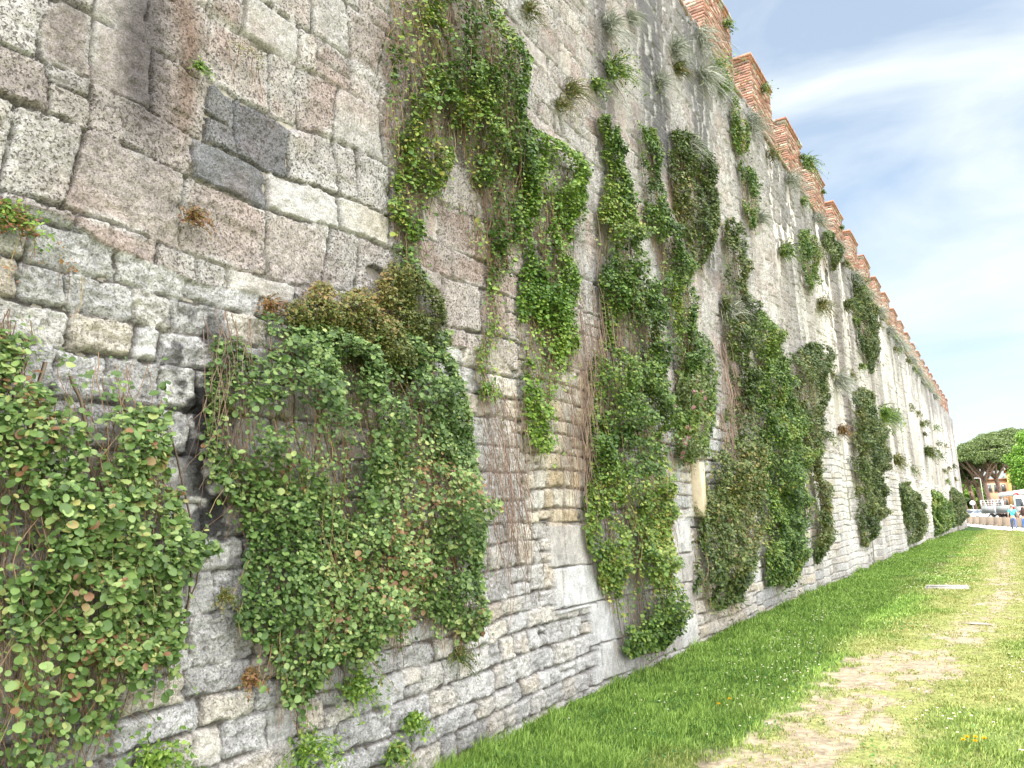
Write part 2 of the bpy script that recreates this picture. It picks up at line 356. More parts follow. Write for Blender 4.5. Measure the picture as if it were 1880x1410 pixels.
def wall_field(y, z):
    """relief (metres outwards), colour and pittedness of the wall face at (y, z)"""
    up = z > 3.0 + (fbm(y * 1.4, z * 0 + 2, 3, 91) - .5) * .28
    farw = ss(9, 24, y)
    edge_n = (fbm(y * 16, z * 16, 3, 12) - .5)
    # upper: pitted ashlar
    A = masonry_cells(y, z, ZB_UP, (.25, .50), .70, .16, 101, .09)
    dA, ay, az = rbox(*A, .0035 * (1 + y / 6), .14, 201, gk=1 + y / 5); dA = dA + edge_n * .026
    sA = A[6]; rA = hsh(sA, sA * 0, 301)
    # lower: rubble courses
    B = masonry_cells(y, z, ZB_LOW, (.20, .40), .62, .06, 111, .05)
    dB, by, bz = rbox(*B, .006, .24, 211); dB = dB + edge_n * .034
    sB = B[6]; rB = hsh(sB, sB * 0, 311)
    # small squared white stones further off
    Cc = masonry_cells(y, z, ZB_FINE, (.14, .32), .6, .05, 121, .06)
    dC, cy_, cz_ = rbox(*Cc, .007, .45, 221); dC = dC + edge_n * .035
    Ce = masonry_cells(y, z, ZB_FINE, (.55, 1.1), .6, .0, 141, .05)
    dE, ey, ez = rbox(*Ce, .006, .3, 241, gk=1 + y * .45); dE = dE + edge_n * .02
    fE = y > 12.5; dC = np.where(fE, dE, dC); cy_ = np.where(fE, ey * .3, cy_); cz_ = np.where(fE, ez, cz_); Cc = list(Cc); Cc[6] = np.where(fE, Ce[6] + 50000, Cc[6])
    sC = Cc[6]; rC = hsh(sC, sC * 0, 321)
    # smooth big blocks patched in low down
    D = masonry_cells(y, z, ZB_BLOCK, (.55, .85), .35, .0, 131, .015)
    dD, _, _ = rbox(*D, .005, .05, 231); dD = dD + edge_n * .006
    sD = D[6]; rD = hsh(sD, sD * 0, 331)
    step = 6.75 - .7 * (z > .78) - .0 * (z > 1.14) + .15 * (hsh(np.floor(z / .2), z * 0, 5) - .5)
    blk = (y > step) & (y < 9.6) & (z < 1.56)
    fine = (~up) & (~blk) & (y > 11 + 2 * fbm(y, z, 2, 5)) | ((~up) & (~blk) & (z > 1.6) & (y > 5.4 + .5 * fbm(y * 3, z * 3, 2, 6)))
    zone = np.where(up, 0, np.where(blk, 3, np.where(fine, 2, 1)))
    def sel(a, b, c, d): return np.select([zone == 0, zone == 1, zone == 2], [a, b, c], d)
    d = sel(dA, dB, dC, dD); sid = sel(sA, sB, sC, sD); rr = sel(rA, rB, rC, rD)
    q2 = hsh(sid, sid * 0 + 9, 341); q3 = hsh(sid, sid * 0 + 10, 342); q4 = hsh(sid, sid * 0 + 11, 343)
    ly = sel(ay, by, cy_, 0 * y); lz = sel(az, bz, cz_, 0 * y)
    rough = fbm(y * 22, z * 22, 4, 21) - .5; chunk = np.abs(fbm(y * 10 + q2 * 50 + z * 6 * (q3 - .5), z * 15, 5, 23) - .5) * 2; grain = np.abs(fbm(y * 26 + z * 9, z * 30, 3, 24) - .5) * 2
    facet = (q2 - .5) * ly * .22 + (q3 - .5) * lz * .22
    bev = sel(.005, .016, .012, .005)
    prof = ss(0, 1, -d / bev) if False else np.clip(-d / bev, 0, 1) ** .6
    dome = np.clip(-d / .12, 0, 1)
    hA = prof * (.005 + .010 * rr + farw * .045 * (q3 - .3)) + rough * .024 - grain * .012 - chunk * .014 + facet * .6
    hB = prof * (.012 + .022 * rr) - chunk * .036 * (d < 0) - grain * .020 + rough * .022 + facet * .8
    hC = prof * (.010 + .016 * rr + farw * .022 * (q3 - .3)) + rough * .016 - chunk * .012 * (1 - .7 * farw)
    hD = prof * (.016 + .006 * rr) + rough * .004
    h = sel(hA, hB, hC, hD) + sel(.0, -.025, -.012, .0) + BAT(y, z) - (d > -.002) * (chunk * .02 + .008)
    # deep open joints here and there
    deep = (d > -.004) * ss(.46, .58, fbm(y * 2.2, z * 2.2, 3, 31)) * (z < 4.2) * (.26 + .14 * (z > 2.7))
    deep = np.maximum(deep, (d > -.003) * ss(.50, .60, fbm(y * 3.2, z * 3.2, 3, 33)) * (y < 14) * .38)
    h = h - deep * .04
    lost = up * ss(.70, .80, fbm(y * 1.3, z * 1.6, 4, 35)); h = h - lost * (.03 + .04 * rough)
    # upper part hangs over slightly, wall undulates
    h = h + .07 * (fbm(y * .5, z * .5, 2, 37) - .5) + farw * .26 * (fbm(y * .9, z * .10, 3, 39) - .5) + ss(8, 16, y) * .12 * (fbm(y * 3.3, z * .16, 3, 139) - .5)
    # drainage grooves and shallow buttress steps on the far stretch
    for (yb, wd, zt) in ((26.5, 1.3, 3.1), (31.0, 3.6, 2.9), (37.5, 3.5, 3.0), (44.5, 5, 3.0), (53, 5, 3.0), (63, 6, 3.2)):
        h = h + .10 * ss(0, .05, y - yb) * (1 - ss(wd, wd + .05, y - yb)) * (1 - ss(zt - .1, zt + .1, z))
    # colours -----------------------------------------------------------
    cA = pal((rr * 1.0), [(0, (.29, .225, .205)), (.15, (.38, .30, .27)), (.38, (.47, .39, .355)), (.6, (.50, .475, .45)), (.8, (.57, .54, .51)), (.94, (.60, .53, .43)), (1, (.22, .22, .235))])
    cB = pal(rr, [(0, (.26, .26, .28)), (.2, (.40, .41, .44)), (.45, (.56, .57, .60)), (.65, (.62, .61, .59)), (.85, (.60, .54, .44)), (1, (.44, .35, .27))])
    cB = cB * (1.08 - .30 * ss(.20, .70, chunk))[..., None]; cB = cB * .56 * np.array([1.04, 1.0, .96]) + np.array([.68, .645, .59]) * .46
    cA = cA * .50 + np.array([.52, .475, .435]) * .50
    cC = pal(rr, [(0, (.40, .40, .40)), (.4, (.60, .59, .57)), (.75, (.66, .62, .54)), (1, (.58, .48, .34))])
    cD = pal(rr, [(0, (.46, .43, .41)), (.5, (.60, .58, .56)), (1, (.68, .67, .67))])
    col = np.where((zone == 0)[..., None], cA, np.where((zone == 1)[..., None], cB, np.where((zone == 2)[..., None], cC, cD)))
    mott = fbm(y * 5, z * 5, 4, 61)[..., None]; col = col * (.78 + .44 * mott)
    col = col * (1 + np.array([-.03, .0, .045])); pink = ss(.45, .65, fbm(y * 1.1, z * 1.1, 3, 63))[..., None] * (zone == 0)[..., None]
    col = col * (1 - pink * np.array([-.02, .075, .10]))
    crust = (ss(-.05, -.008, d) * ss(.42, .62, fbm(y * 6, z * 6, 3, 65)))[..., None]        # pale lime crust along the edges
    col = col * (1 - crust * .6) + np.array([.66, .65, .64]) * crust * .6
    pale = ss(.50, .68, fbm(y * 2.4, z * 2.4, 4, 67))[..., None] * (zone != 3)[..., None]
    col = col * (1 - pale * .4) + np.array([.60, .60, .60]) * pale * .4
    jc = np.array([.23, .215, .195]) * (.7 + .7 * mott); jc = jc + (ss(7, 14, y) * (z > 3))[..., None] * np.array([.14, .14, .14])
    jc = jc * np.where((zone == 1) & (y < 6), .85, 1.25)[..., None]; jm = ss(-.003, .006, d)[..., None]; col = col * (1 - jm) + jc * jm
    col = col * (1 - deep[..., None] * .65)
    warm = np.exp(-((y - 6.6) / 1.1) ** 2) * np.exp(-((z - 2.4) / .9) ** 2) + np.exp(-((y - 10.8) / 1.3) ** 2) * np.exp(-((z - .5) / .7) ** 2) + .8 * np.exp(-((y - 22) / 2.0) ** 2) * np.exp(-((z - 6.0) / 1.5) ** 2)
    col = col * (1 + warm[..., None] * np.array([.10, .0, -.16]))
    # dark grey blocks by the little fern
    for (a, b, c_, d_) in ((2.25, 2.85, 3.62, 4.30),):
        mk = ((y - ly > a) & (y - ly < b) & (z - lz > c_) & (z - lz < d_) & (zone == 0))[..., None] * (d < .004)[..., None]
        col = col * (1 - mk * .55) * (1 + mk * np.array([-.06, .0, .10]))
    # stains: run-off streaks, black growth
    def streak(y0, wd, ztop, zbot, amt, tint, s):
        yy = y + (vn(z * 1.2, z * 0 + s, s) - .5) * .18
        m = np.exp(-((yy - y0) / wd) ** 2) * ss(zbot, zbot + 1.0, z) * (1 - ss(ztop, ztop + .5, z)) * (.55 + .9 * fbm(y * 7, z * 1.2, 3, s + 1))
        return np.clip(m * amt, 0, .93)[..., None], np.array(tint)
    for st in (streak(1.98, .16, 20, 3.0, .95, (.13, .115, .12), 71), streak(2.2, .10, 20, 3.3, .6, (.22, .13, .09), 72), streak(1.72, .12, 5, 2.9, .5, (.2, .17, .16), 73),
               streak(9.6, .55, 11, 6.0, 1.25, (.14, .14, .15), 74), streak(11.6, .5, 11, 5.0, 1.3, (.13, .13, .14), 75), streak(14.0, .5, 11, 5.5, 1.1, (.16, .15, .15), 76),
               streak(7.9, .3, 11, 5.4, .9, (.18, .17, .17), 77), streak(18.3, .9, 11, 4.0, 1.0, (.15, .15, .15), 78), streak(24.5, 1.0, 11, 3, .5, (.16, .15, .14), 79), streak(4.7, .25, 11, 3.0, .35, (.25, .2, .17), 80)):
        col = col * (1 - st[0]) + st[1] * st[0]
    bn = ss(.42, .52, fbm(y * 8, z * 8, 4, 83))
    blackcol = (np.exp(-((y - 2.42 - .1 * (vn(z * 3, z * 0, 4) - .5)) / .24) ** 2) * ss(1.25, 1.5, z) * ss(3.0, 2.6, z) * bn)[..., None] * .96
    col = col * (1 - blackcol) + np.array([.035, .035, .038]) * blackcol
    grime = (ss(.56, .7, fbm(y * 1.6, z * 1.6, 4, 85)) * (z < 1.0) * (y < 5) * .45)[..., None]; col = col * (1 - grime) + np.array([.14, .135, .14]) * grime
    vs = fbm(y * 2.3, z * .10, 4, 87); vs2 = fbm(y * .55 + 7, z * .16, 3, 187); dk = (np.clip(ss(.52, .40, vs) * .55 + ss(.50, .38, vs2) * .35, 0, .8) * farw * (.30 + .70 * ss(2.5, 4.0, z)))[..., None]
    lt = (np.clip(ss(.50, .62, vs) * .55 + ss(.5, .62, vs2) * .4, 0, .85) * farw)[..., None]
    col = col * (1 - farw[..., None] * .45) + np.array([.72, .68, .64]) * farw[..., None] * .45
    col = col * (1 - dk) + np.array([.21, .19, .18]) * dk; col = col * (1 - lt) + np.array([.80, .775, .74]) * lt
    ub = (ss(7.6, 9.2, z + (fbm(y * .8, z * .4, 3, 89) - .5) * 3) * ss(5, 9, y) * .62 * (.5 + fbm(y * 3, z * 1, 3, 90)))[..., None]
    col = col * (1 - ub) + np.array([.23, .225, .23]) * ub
    lj = (ss(-.004, .004, d) * ss(6, 8.5, y) * ss(20, 12, y) * ss(3.6, 4.2, z) * .75)[..., None]; col = col * (1 - lj) + np.array([.62, .61, .60]) * lj
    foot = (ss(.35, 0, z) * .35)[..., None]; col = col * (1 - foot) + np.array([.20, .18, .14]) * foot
    # put-log hole and other cavities
    hole = 0
    for (hy, hz, ry, rz) in ((3.76, 3.36, .10, .05), (3.86, 2.49, .07, .10), (2.12, 4.52, .05, .03), (6.9, 4.6, .02, .06), (10.4, 2.0, .08, .14), (5.9, 3.95, .10, .05), (14.9, 3.6, .2, .12)):
        e = ((y - hy) / ry) ** 2 + ((z - hz) / rz) ** 2 + (fbm(y * 14, z * 14, 2, 93) - .5) * 1.2; hole = np.maximum(hole, ss(1.3, .7, e))
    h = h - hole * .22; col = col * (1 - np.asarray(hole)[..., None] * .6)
    pit = sel(.78 + 0 * y, .42 + 0 * y, .42 + 0 * y, .12 + 0 * y) * (1 - .6 * jm[..., 0]) * ss(.2, .6, q4 + .25)
    return h, np.clip(col, .01, .8), pit

def build_wall():
    W0 = thing('city_wall', (-3.5, 0, 0), 'tall medieval stone city wall with red brick merlons along its top, receding into the distance', 'wall')
    ys = [-2.5]
    while ys[-1] < WALL_END:
        y = ys[-1]; ys.append(y + max(.010, min(.6, .00155 * (max(y, 0) ** 2 + 12) / 3.5 * (.95 if y < 10 else .62))) if y > 1.0 else y + .03)
    ys[-1] = WALL_END; ys = np.array(ys)
    zs = np.concatenate([np.arange(-.6, 4.0, .0095), np.arange(4.0, 10.21, .0165)])
    Y, Z = np.meshgrid(ys, zs, indexing='ij')
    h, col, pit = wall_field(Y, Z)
    X = WX(Y) + h; X[:, -1] = WX(ys) - .02
    V = np.stack([X, Y, Z], -1).reshape(-1, 3)
    nz_ = len(zs); i, j = np.meshgrid(np.arange(len(ys) - 1), np.arange(nz_ - 1), indexing='ij'); a = (i * nz_ + j).ravel()
    F = np.stack([a, a + nz_, a + nz_ + 1, a + 1], 1)
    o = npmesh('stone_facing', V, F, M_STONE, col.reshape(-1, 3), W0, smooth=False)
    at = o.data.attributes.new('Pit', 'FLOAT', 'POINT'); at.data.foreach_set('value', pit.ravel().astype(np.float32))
    print('wall verts', len(V))
    # core behind the facing: wall-walk, back and the far end
    c = MB(); yy = np.append(np.arange(-2.5, WALL_END, 4.0), WALL_END); P = []
    for q in yy:
        x = float(WX(q)); P += [(x - .06, q, -.6), (x - .06, q, 10.19), (x - 2.2, q, 10.19), (x - 2.2, q, -.6)]
    Fc = [(4 * k + m, 4 * k + (m + 1) % 4, 4 * k + 4 + (m + 1) % 4, 4 * k + 4 + m) for k in range(len(yy) - 1) for m in range(4)] + [(0, 1, 2, 3), tuple(4 * (len(yy) - 1) + m for m in (3, 2, 1, 0))]
    c.add(P, Fc, (.42, .39, .35)); c.build('wall_core', M_MORTAR, W0)
    # end return of rough stone, slightly proud of the core
    e = MB(); r2 = np.random.default_rng(9); x = float(WX(WALL_END)); z = -.55
    while z < 10.0:
        hh = r2.uniform(.25, .42); xx = x - 2.15
        while xx < x - .2:
            l = r2.uniform(.35, .7); g = r2.uniform(.35, .55)
            e.box((xx, WALL_END + .004, z), (min(xx + l, x - .02) - .02, WALL_END + r2.uniform(.03, .07), min(z + hh, 10.15) - .02), (g, g * .95, g * .9), jit=.006); xx += l
        z += hh
    e.build('end_stones', M_STONE, W0)
    # brick merlons
    def merlon_mesh(seed, L=1.78, T=.62, Hh=1.40):
        r = np.random.default_rng(seed); m = MB(); g = (.38, .32, .27)
        m.box((-T + .010, .010, 0), (-.010, L - .010, Hh), g)
        bh = .062; n = int(Hh / bh)
        def brick(a, b, k):
            q = r.random(); base = np.array([.42, .205, .145]) * (1 - q) + np.array([.33, .205, .165]) * q
            if r.random() < .15: base = np.array([.50, .42, .33])
            if r.random() < .12: base = base * .55
            m.box(a, b, base * r.uniform(.75, 1.05), jit=.003)
        for k in range(n):
            z0 = k * bh + .010; z1 = (k + 1) * bh - .008; off = (k % 2) * .12
            for (a0, a1, side) in ((0, L, 'f'), (0, L, 'b'), (0, T, 's'), (0, T, 'n')):
                p = a0 - off
                while p < a1 - .02:
                    q = p + .245; s0 = max(p, a0) + .005; s1 = min(q, a1) - .005; p = q
                    if s1 - s0 < .03 or r.random() < .03: continue
                    pr = r.uniform(-.012, .010)
                    if side == 'f': brick((-.05, s0, z0), (pr + .002, s1, z1), k)
                    elif side == 'b': brick((-T - pr, s0, z0), (-T + .05, s1, z1), k)
                    elif side == 's': brick((-s1, -pr - .004, z0), (-s0, .05, z1), k)
                    else: brick((-s1, L - .05, z0), (-s0, L + pr + .004, z1), k)
        cap = MB()
        for (zz, ov) in ((Hh + .002, .035), (Hh + .064, .065)):
            p = 0
            while p < L - .02:
                l = min(.26, L - p)
                for tt in (0, 1, 2):
                    x0 = -T + tt * T / 3; x1 = -T + (tt + 1) * T / 3
                    q = r.uniform(.7, 1.1); cc = np.array([.40, .20, .14]) * q if r.random() < .7 else np.array([.40, .36, .31]) * q
                    cap.box((x0 - (ov if tt == 0 else 0) + .003, p - (ov if p == 0 else 0) + .003, zz), (x1 + (ov if tt == 2 else 0) - .003, p + l + (ov if p + l >= L - .03 else 0) - .003, zz + .056), cc, jit=.003)
                p += l
        return m, cap
    src = []
    for n in range(-1, 21):
        y0 = 15.8 + 3.24 * n
        if n < 4:
            m, cp = merlon_mesh(400 + n)
        else:
            m, cp = src[1 + n % 4]
        if n < 4: src.append((m, cp))
        if n == 20: y0 -= .05
        sh = np.array([float(WX(y0)) - .01, y0, 10.20]); hs = (1.0, .97, 1.02, .99, 1.01)[n % 5]
        f = lambda V, sh=sh, hs=hs: V * np.array([1, 1, hs]) + sh
        o = m.build('merlon', M_BRICK, W0, xf=f)
        c2 = cp.build('coping', M_BRICK, W0, xf=f)
        c2.parent = o
    # brick levelling course under the merlons
    lv = MB(); r3 = np.random.default_rng(77); q = 9.0
    while q < 80:
        l = .25
        if r3.random() < .93:
            cc = np.array([.34, .25, .20]) * r3.uniform(.6, 1.15)
            lv.box((float(WX(q)) - .10, q + .006, 10.20 - .09), (float(WX(q)) + .015 + r3.uniform(-.01, .01), q + l - .006, 10.20 - .01 + r3.uniform(-.01, .02)), cc, jit=.006)
        q += l
    lv.build('levelling_course', M_BRICK, W0)
build_wall()

# ------------------------------------------------------------------ plants on the wall
T_ROUND = np.array([(0, 0, 0), (.16, .34, .06), (.52, .50, .11), (.88, .34, .05), (1.02, 0, -.04), (.88, -.34, .05), (.52, -.50, .11), (.16, -.34, .06)])
F_ROUND = np.array([(0, 1, 2, 3, 4), (0, 4, 5, 6, 7)])
T_OVAL = np.array([(0, 0, 0), (.45, .36, .10), (1.0, 0, 0), (.45, -.36, .10)])
F_OVAL = np.array([(0, 1, 2), (0, 2, 3)])
def norm(a): return a / (np.linalg.norm(a, axis=-1, keepdims=True) + 1e-9)
def leaf_arrays(P, N, T, S, tmpl, fc, C):
    N = norm(N); T = norm(T - N * (T * N).sum(-1, keepdims=True)); B = np.cross(N, T)
    k = len(tmpl); S = S[:, None, None]; asp = (.62 + .42 * hsh(np.arange(len(P)), 0, 77))[:, None, None]
    V = P[:, None, :] + S * (tmpl[None, :, 0:1] * T[:, None, :] + asp * tmpl[None, :, 1:2] * B[:, None, :] + tmpl[None, :, 2:3] * N[:, None, :])
    F = (np.arange(len(P)) * k)[:, None, None] + fc[None]
    return V.reshape(-1, 3), F.reshape(-1, fc.shape[1]), np.repeat(C, k, 0)
def tubes(paths, rad, cols):
    Vs = []; Fs = []; Cs = []; n = 0
    for p, r, c in zip(paths, rad, cols):
        k = len(p)
        if k < 2: continue
        a = np.arange(3) * 2.0944
        rr = r * np.linspace(1, .55, k)[:, None]
        ring = np.stack([np.cos(a)[None] * rr, np.sin(a)[None] * rr, 0 * rr + 0 * a[None]], -1)
        d = np.abs(p[-1] - p[0]); 
        if d[2] < max(d[0], d[1]): ring = ring[..., [2, 0, 1]] if d[0] > d[1] else ring[..., [0, 2, 1]]
        Vs.append((p[:, None, :] + ring).reshape(-1, 3)); Cs.append(np.tile(c, (k * 3, 1)))
        i = np.arange(k - 1)[:, None] * 3; j = np.arange(3)[None]; j2 = (j + 1) % 3
        Fs.append(np.stack([i + j, i + j2, i + 3 + j2, i + 3 + j], -1).reshape(-1, 4) + n); n += k * 3
    return np.concatenate(Vs), np.concatenate(Fs), np.concatenate(Cs)

def inside(P, poly):
    x, y = P[:, 0], P[:, 1]; r = np.zeros(len(P), bool); n = len(poly)
    for i in range(n):
        x1, y1 = poly[i]; x2, y2 = poly[(i + 1) % n]
        c = ((y1 > y) != (y2 > y)) & (x < (x2 - x1) * (y - y1) / (y2 - y1 + 1e-12) + x1); r ^= c
    return r
def edgedist(P, poly):
    d = np.full(len(P), 1e9); n = len(poly)
    for i in range(n):
        a = poly[i]; b = poly[(i + 1) % n]; ab = b - a; t = np.clip(((P - a) @ ab) / (ab @ ab + 1e-12), 0, 1)
        d = np.minimum(d, np.linalg.norm(P - a - t[:, None] * ab, axis=1))
    return d

GREENS = {
    'fresh': [(0, (.035, .080, .014)), (.35, (.085, .165, .028)), (.7, (.17, .27, .045)), (.92, (.27, .35, .06)), (1, (.33, .32, .08))],
    'blue': [(0, (.038, .080, .018)), (.35, (.090, .165, .040)), (.65, (.165, .255, .070)), (.85, (.25, .34, .115)), (.95, (.34, .37, .12)), (1, (.22, .12, .06))],
    'olive': [(0, (.055, .085, .020)), (.4, (.11, .14, .03)), (.75, (.20, .21, .055)), (1, (.28, .18, .07))],
    'rust': [(0, (.10, .09, .03)), (.4, (.20, .14, .04)), (.8, (.26, .12, .05)), (1, (.20, .07, .04))],
    'dark': [(0, (.028, .055, .012)), (.4, (.075, .125, .024)), (.8, (.15, .20, .045)), (1, (.26, .22, .07))],
    'bright': [(0, (.05, .12, .015)), (.5, (.13, .24, .03)), (1, (.27, .38, .06))],
    'silver': [(0, (.20, .23, .19)), (.5, (.32, .35, .29)), (1, (.42, .42, .34))],
}
def curtain(label, poly_px, off=.12, thick=.28, dens=1500, size=.045, hue='fresh', nstem=120, stemcol=(.23, .15, .10), seed=0, bare_amt=.45,
            near=False, name='trailing_vine', cat='climbing plant', group='vines hanging down the wall', ragged=.10, spill=.25, polyw=None, clump=1.0):
    r = np.random.default_rng(1000 + seed)
    poly = np.array([wall_at(px, py, off) for px, py in poly_px]) if polyw is None else np.array(polyw, float)
    lo = poly.min(0); hi = poly.max(0); area = .5 * abs(np.sum(poly[:, 0] * np.roll(poly[:, 1], -1) - np.roll(poly[:, 0], -1) * poly[:, 1]))
    W = min(.45, area / max(hi[1] - lo[1], .1) * .5 + .03)
    base = (float(WX((lo[0] + hi[0]) / 2)), float((lo[0] + hi[0]) / 2), float(lo[1]))
    root = thing(name, base, label, cat, group)
    fk = 4 / (1 + hi[0] / 18); ra = ragged * (1 + hi[0] / 30)
    def warp(P): return P + np.stack([(fbm(P[:, 0] * fk, P[:, 1] * fk, 3, seed + 5) - .5) * 2 * ra * 1.6, (fbm(P[:, 0] * fk + 9, P[:, 1] * fk * .8, 3, seed + 6) - .5) * 2 * ra * 2], 1)
    def bulge(P): e = edgedist(P, poly); return thick * .66 * np.sqrt(np.clip(e / W, .03, 1)) * (.25 + 1.25 * fbm(P[:, 0] * 1.8, P[:, 1] * 2.2, 3, seed + 9))
    # stems hang down in strands
    paths = []; rad = []; cols = []; LP = []
    nstem = int(nstem * .8); cnt = 0; tries = 0
    while cnt < nstem and tries < nstem * 40:
        tries += 1
        p = lo + (hi - lo) * r.random(2)
        if not inside(warp(p[None]), poly)[0]: continue
        Ls = r.uniform(.35, 1.0) * (1.5 if r.random() < .3 else .9) * min(1.0, (hi[1] - lo[1]) / 1.2 + .3); k = max(4, int(Ls / .06)); outer = r.random() < .4
        lay = r.uniform(.5, 1.05) if outer else r.uniform(.1, .55)
        drift = r.normal(0, .22) if outer else r.normal(0, .06)
        s = np.linspace(0, Ls, k)
        yy = p[0] + drift * s * (1 - .3 * s) + .07 * (vn(s * 4 + r.random() * 90, s * 0 + cnt, 7) - .5) * (3.0 if outer else 1) + .03 * (vn(s * 14, s * 0 + cnt, 8) - .5) + r.normal(0, .12) * s * np.sin(s * r.uniform(2, 6)); zz = p[1] - s * (1 - .15 * abs(drift))
        ok = inside(warp(np.stack([yy, zz], 1)), poly); cut = np.argmax(~ok) if (~ok).any() else k
        cut = min(k, cut + int(r.random() * spill / .06)); 
        if cut < 3: continue
        yy, zz, s = yy[:cut], zz[:cut], s[:cut]
        xo = bulge(np.stack([yy, zz], 1)); xo = np.convolve(np.pad(xo, 2, 'edge'), np.ones(5) / 5, 'valid') * lay * (1 - np.exp(-s * 5 - .3)) + .03
        zz = np.maximum(zz, .03)
        pth = np.stack([WX(yy) + BAT(yy, zz) + xo, yy, zz], 1); paths.append(pth); rad.append(r.uniform(.0013, .003) * (1 + .04 * hi[0])); q = r.uniform(.6, 1.35)
        cc = np.array(stemcol) * q
        if outer and r.random() < .35: cc = np.array([.34, .27, .12]) * q
        cols.append(cc); cnt += 1
        if outer: LP.append(pth)
    if near and nstem > 200:                  # a few woody main stems behind the foliage
        for q in range(14):
            p = lo + (hi - lo) * np.array([r.uniform(.15, .85), r.uniform(.55, .95)]); k = 26; s = np.linspace(0, (hi[1] - lo[1]) * r.uniform(.4, .8), k)
            yy = p[0] + .10 * np.sin(s * r.uniform(1.5, 4) + q) + r.normal(0, .08) * s + .05 * (vn(s * 8, s * 0 + q, 5) - .5); zz = p[1] - s; kk = inside(np.stack([yy, zz], 1), poly)
            if kk.sum() < 6: continue
            paths.append(np.stack([WX(yy) + BAT(yy, zz) + .04 + .05 * vn(s * 3, s * 0 + q, 9), yy, zz], 1)[kk]); rad.append(r.uniform(.006, .012)); cols.append(np.array([.24, .19, .14]) * r.uniform(.6, 1.2))
    if paths:
        V, Fq, C = tubes(paths, rad, cols); npmesh('stems', V, Fq, M_STEM, C, root)
    # leaves: a shingled mass with gaps, plus leaves strung along the outer strands
    n = int(area * dens * (5.6 if near else 4.8)); P = lo + (hi - lo) * r.random((int(n * (hi - lo).prod() / max(area, .01)), 2)); P = P[inside(warp(P), poly)]
    fr = 3.2 * clump / (1 + hi[0] / 40)
    f = fbm(P[:, 0] * fr * 1.5, P[:, 1] * fr, 4, seed + 21) + .22 * (fbm(P[:, 0] * 9, P[:, 1] * 5, 2, seed + 22) - .5)
    P = P[r.random(len(P)) < ss(.38 + .20 * bare_amt, .45 + .20 * bare_amt, f) * .95 + .03]
    b = bulge(P); cl = fbm(P[:, 0] * 5.5 / (1 + hi[0] / 25), P[:, 1] * 7 / (1 + hi[0] / 25), 2, seed + 41) - .5; b = np.clip(b * (1 + 1.5 * cl), .01, None); depth = r.random(len(P)) ** .38
    X = WX(P[:, 0]) + BAT(P[:, 0], P[:, 1]) + .02 + b * (.15 + .90 * depth) + .04 * r.random(len(P))
    L1 = np.stack([X, P[:, 0], P[:, 1]], 1)
    if LP:
        L2 = np.concatenate(LP); L2 = np.repeat(L2, 4, 0); L2 = L2[r.random(len(L2)) < .42]; L2 = L2 + r.normal(0, .016, L2.shape) + np.array([.015, 0, 0])
        L1 = np.concatenate([L1, L2])
    L1[:, 2] = np.maximum(L1[:, 2], .03)
    m = len(L1)
    N = np.stack([.55 + .25 * r.random(m), -.20 + r.normal(0, .55, m), .75 + r.normal(0, .45, m)], 1)
    T = np.stack([.25 + r.normal(0, .3, m), r.normal(0, .8, m), -.55 + r.normal(0, .5, m)], 1)
    hv = np.clip(r.beta(1.4, 1.55, m) + .9 * (fbm(L1[:, 1] * 1.9, L1[:, 2] * 1.6, 3, seed + 31) - .5), 0, 1)
    C = pal(hv, GREENS[hue]) * r.uniform(.85, 1.15, (m, 1))
    S = size * (.52 if near else .62) * np.clip(np.exp(r.normal(0, .36, m)), .4, 2.0)
    tm, fc = (T_ROUND, F_ROUND) if near else (T_OVAL, F_OVAL)
    V, Fl, Cc = leaf_arrays(L1, N, T, S * (1 if near else 1.15), tm, fc, C); npmesh('leaves', V, Fl, M_LEAF, Cc, root)
    return m

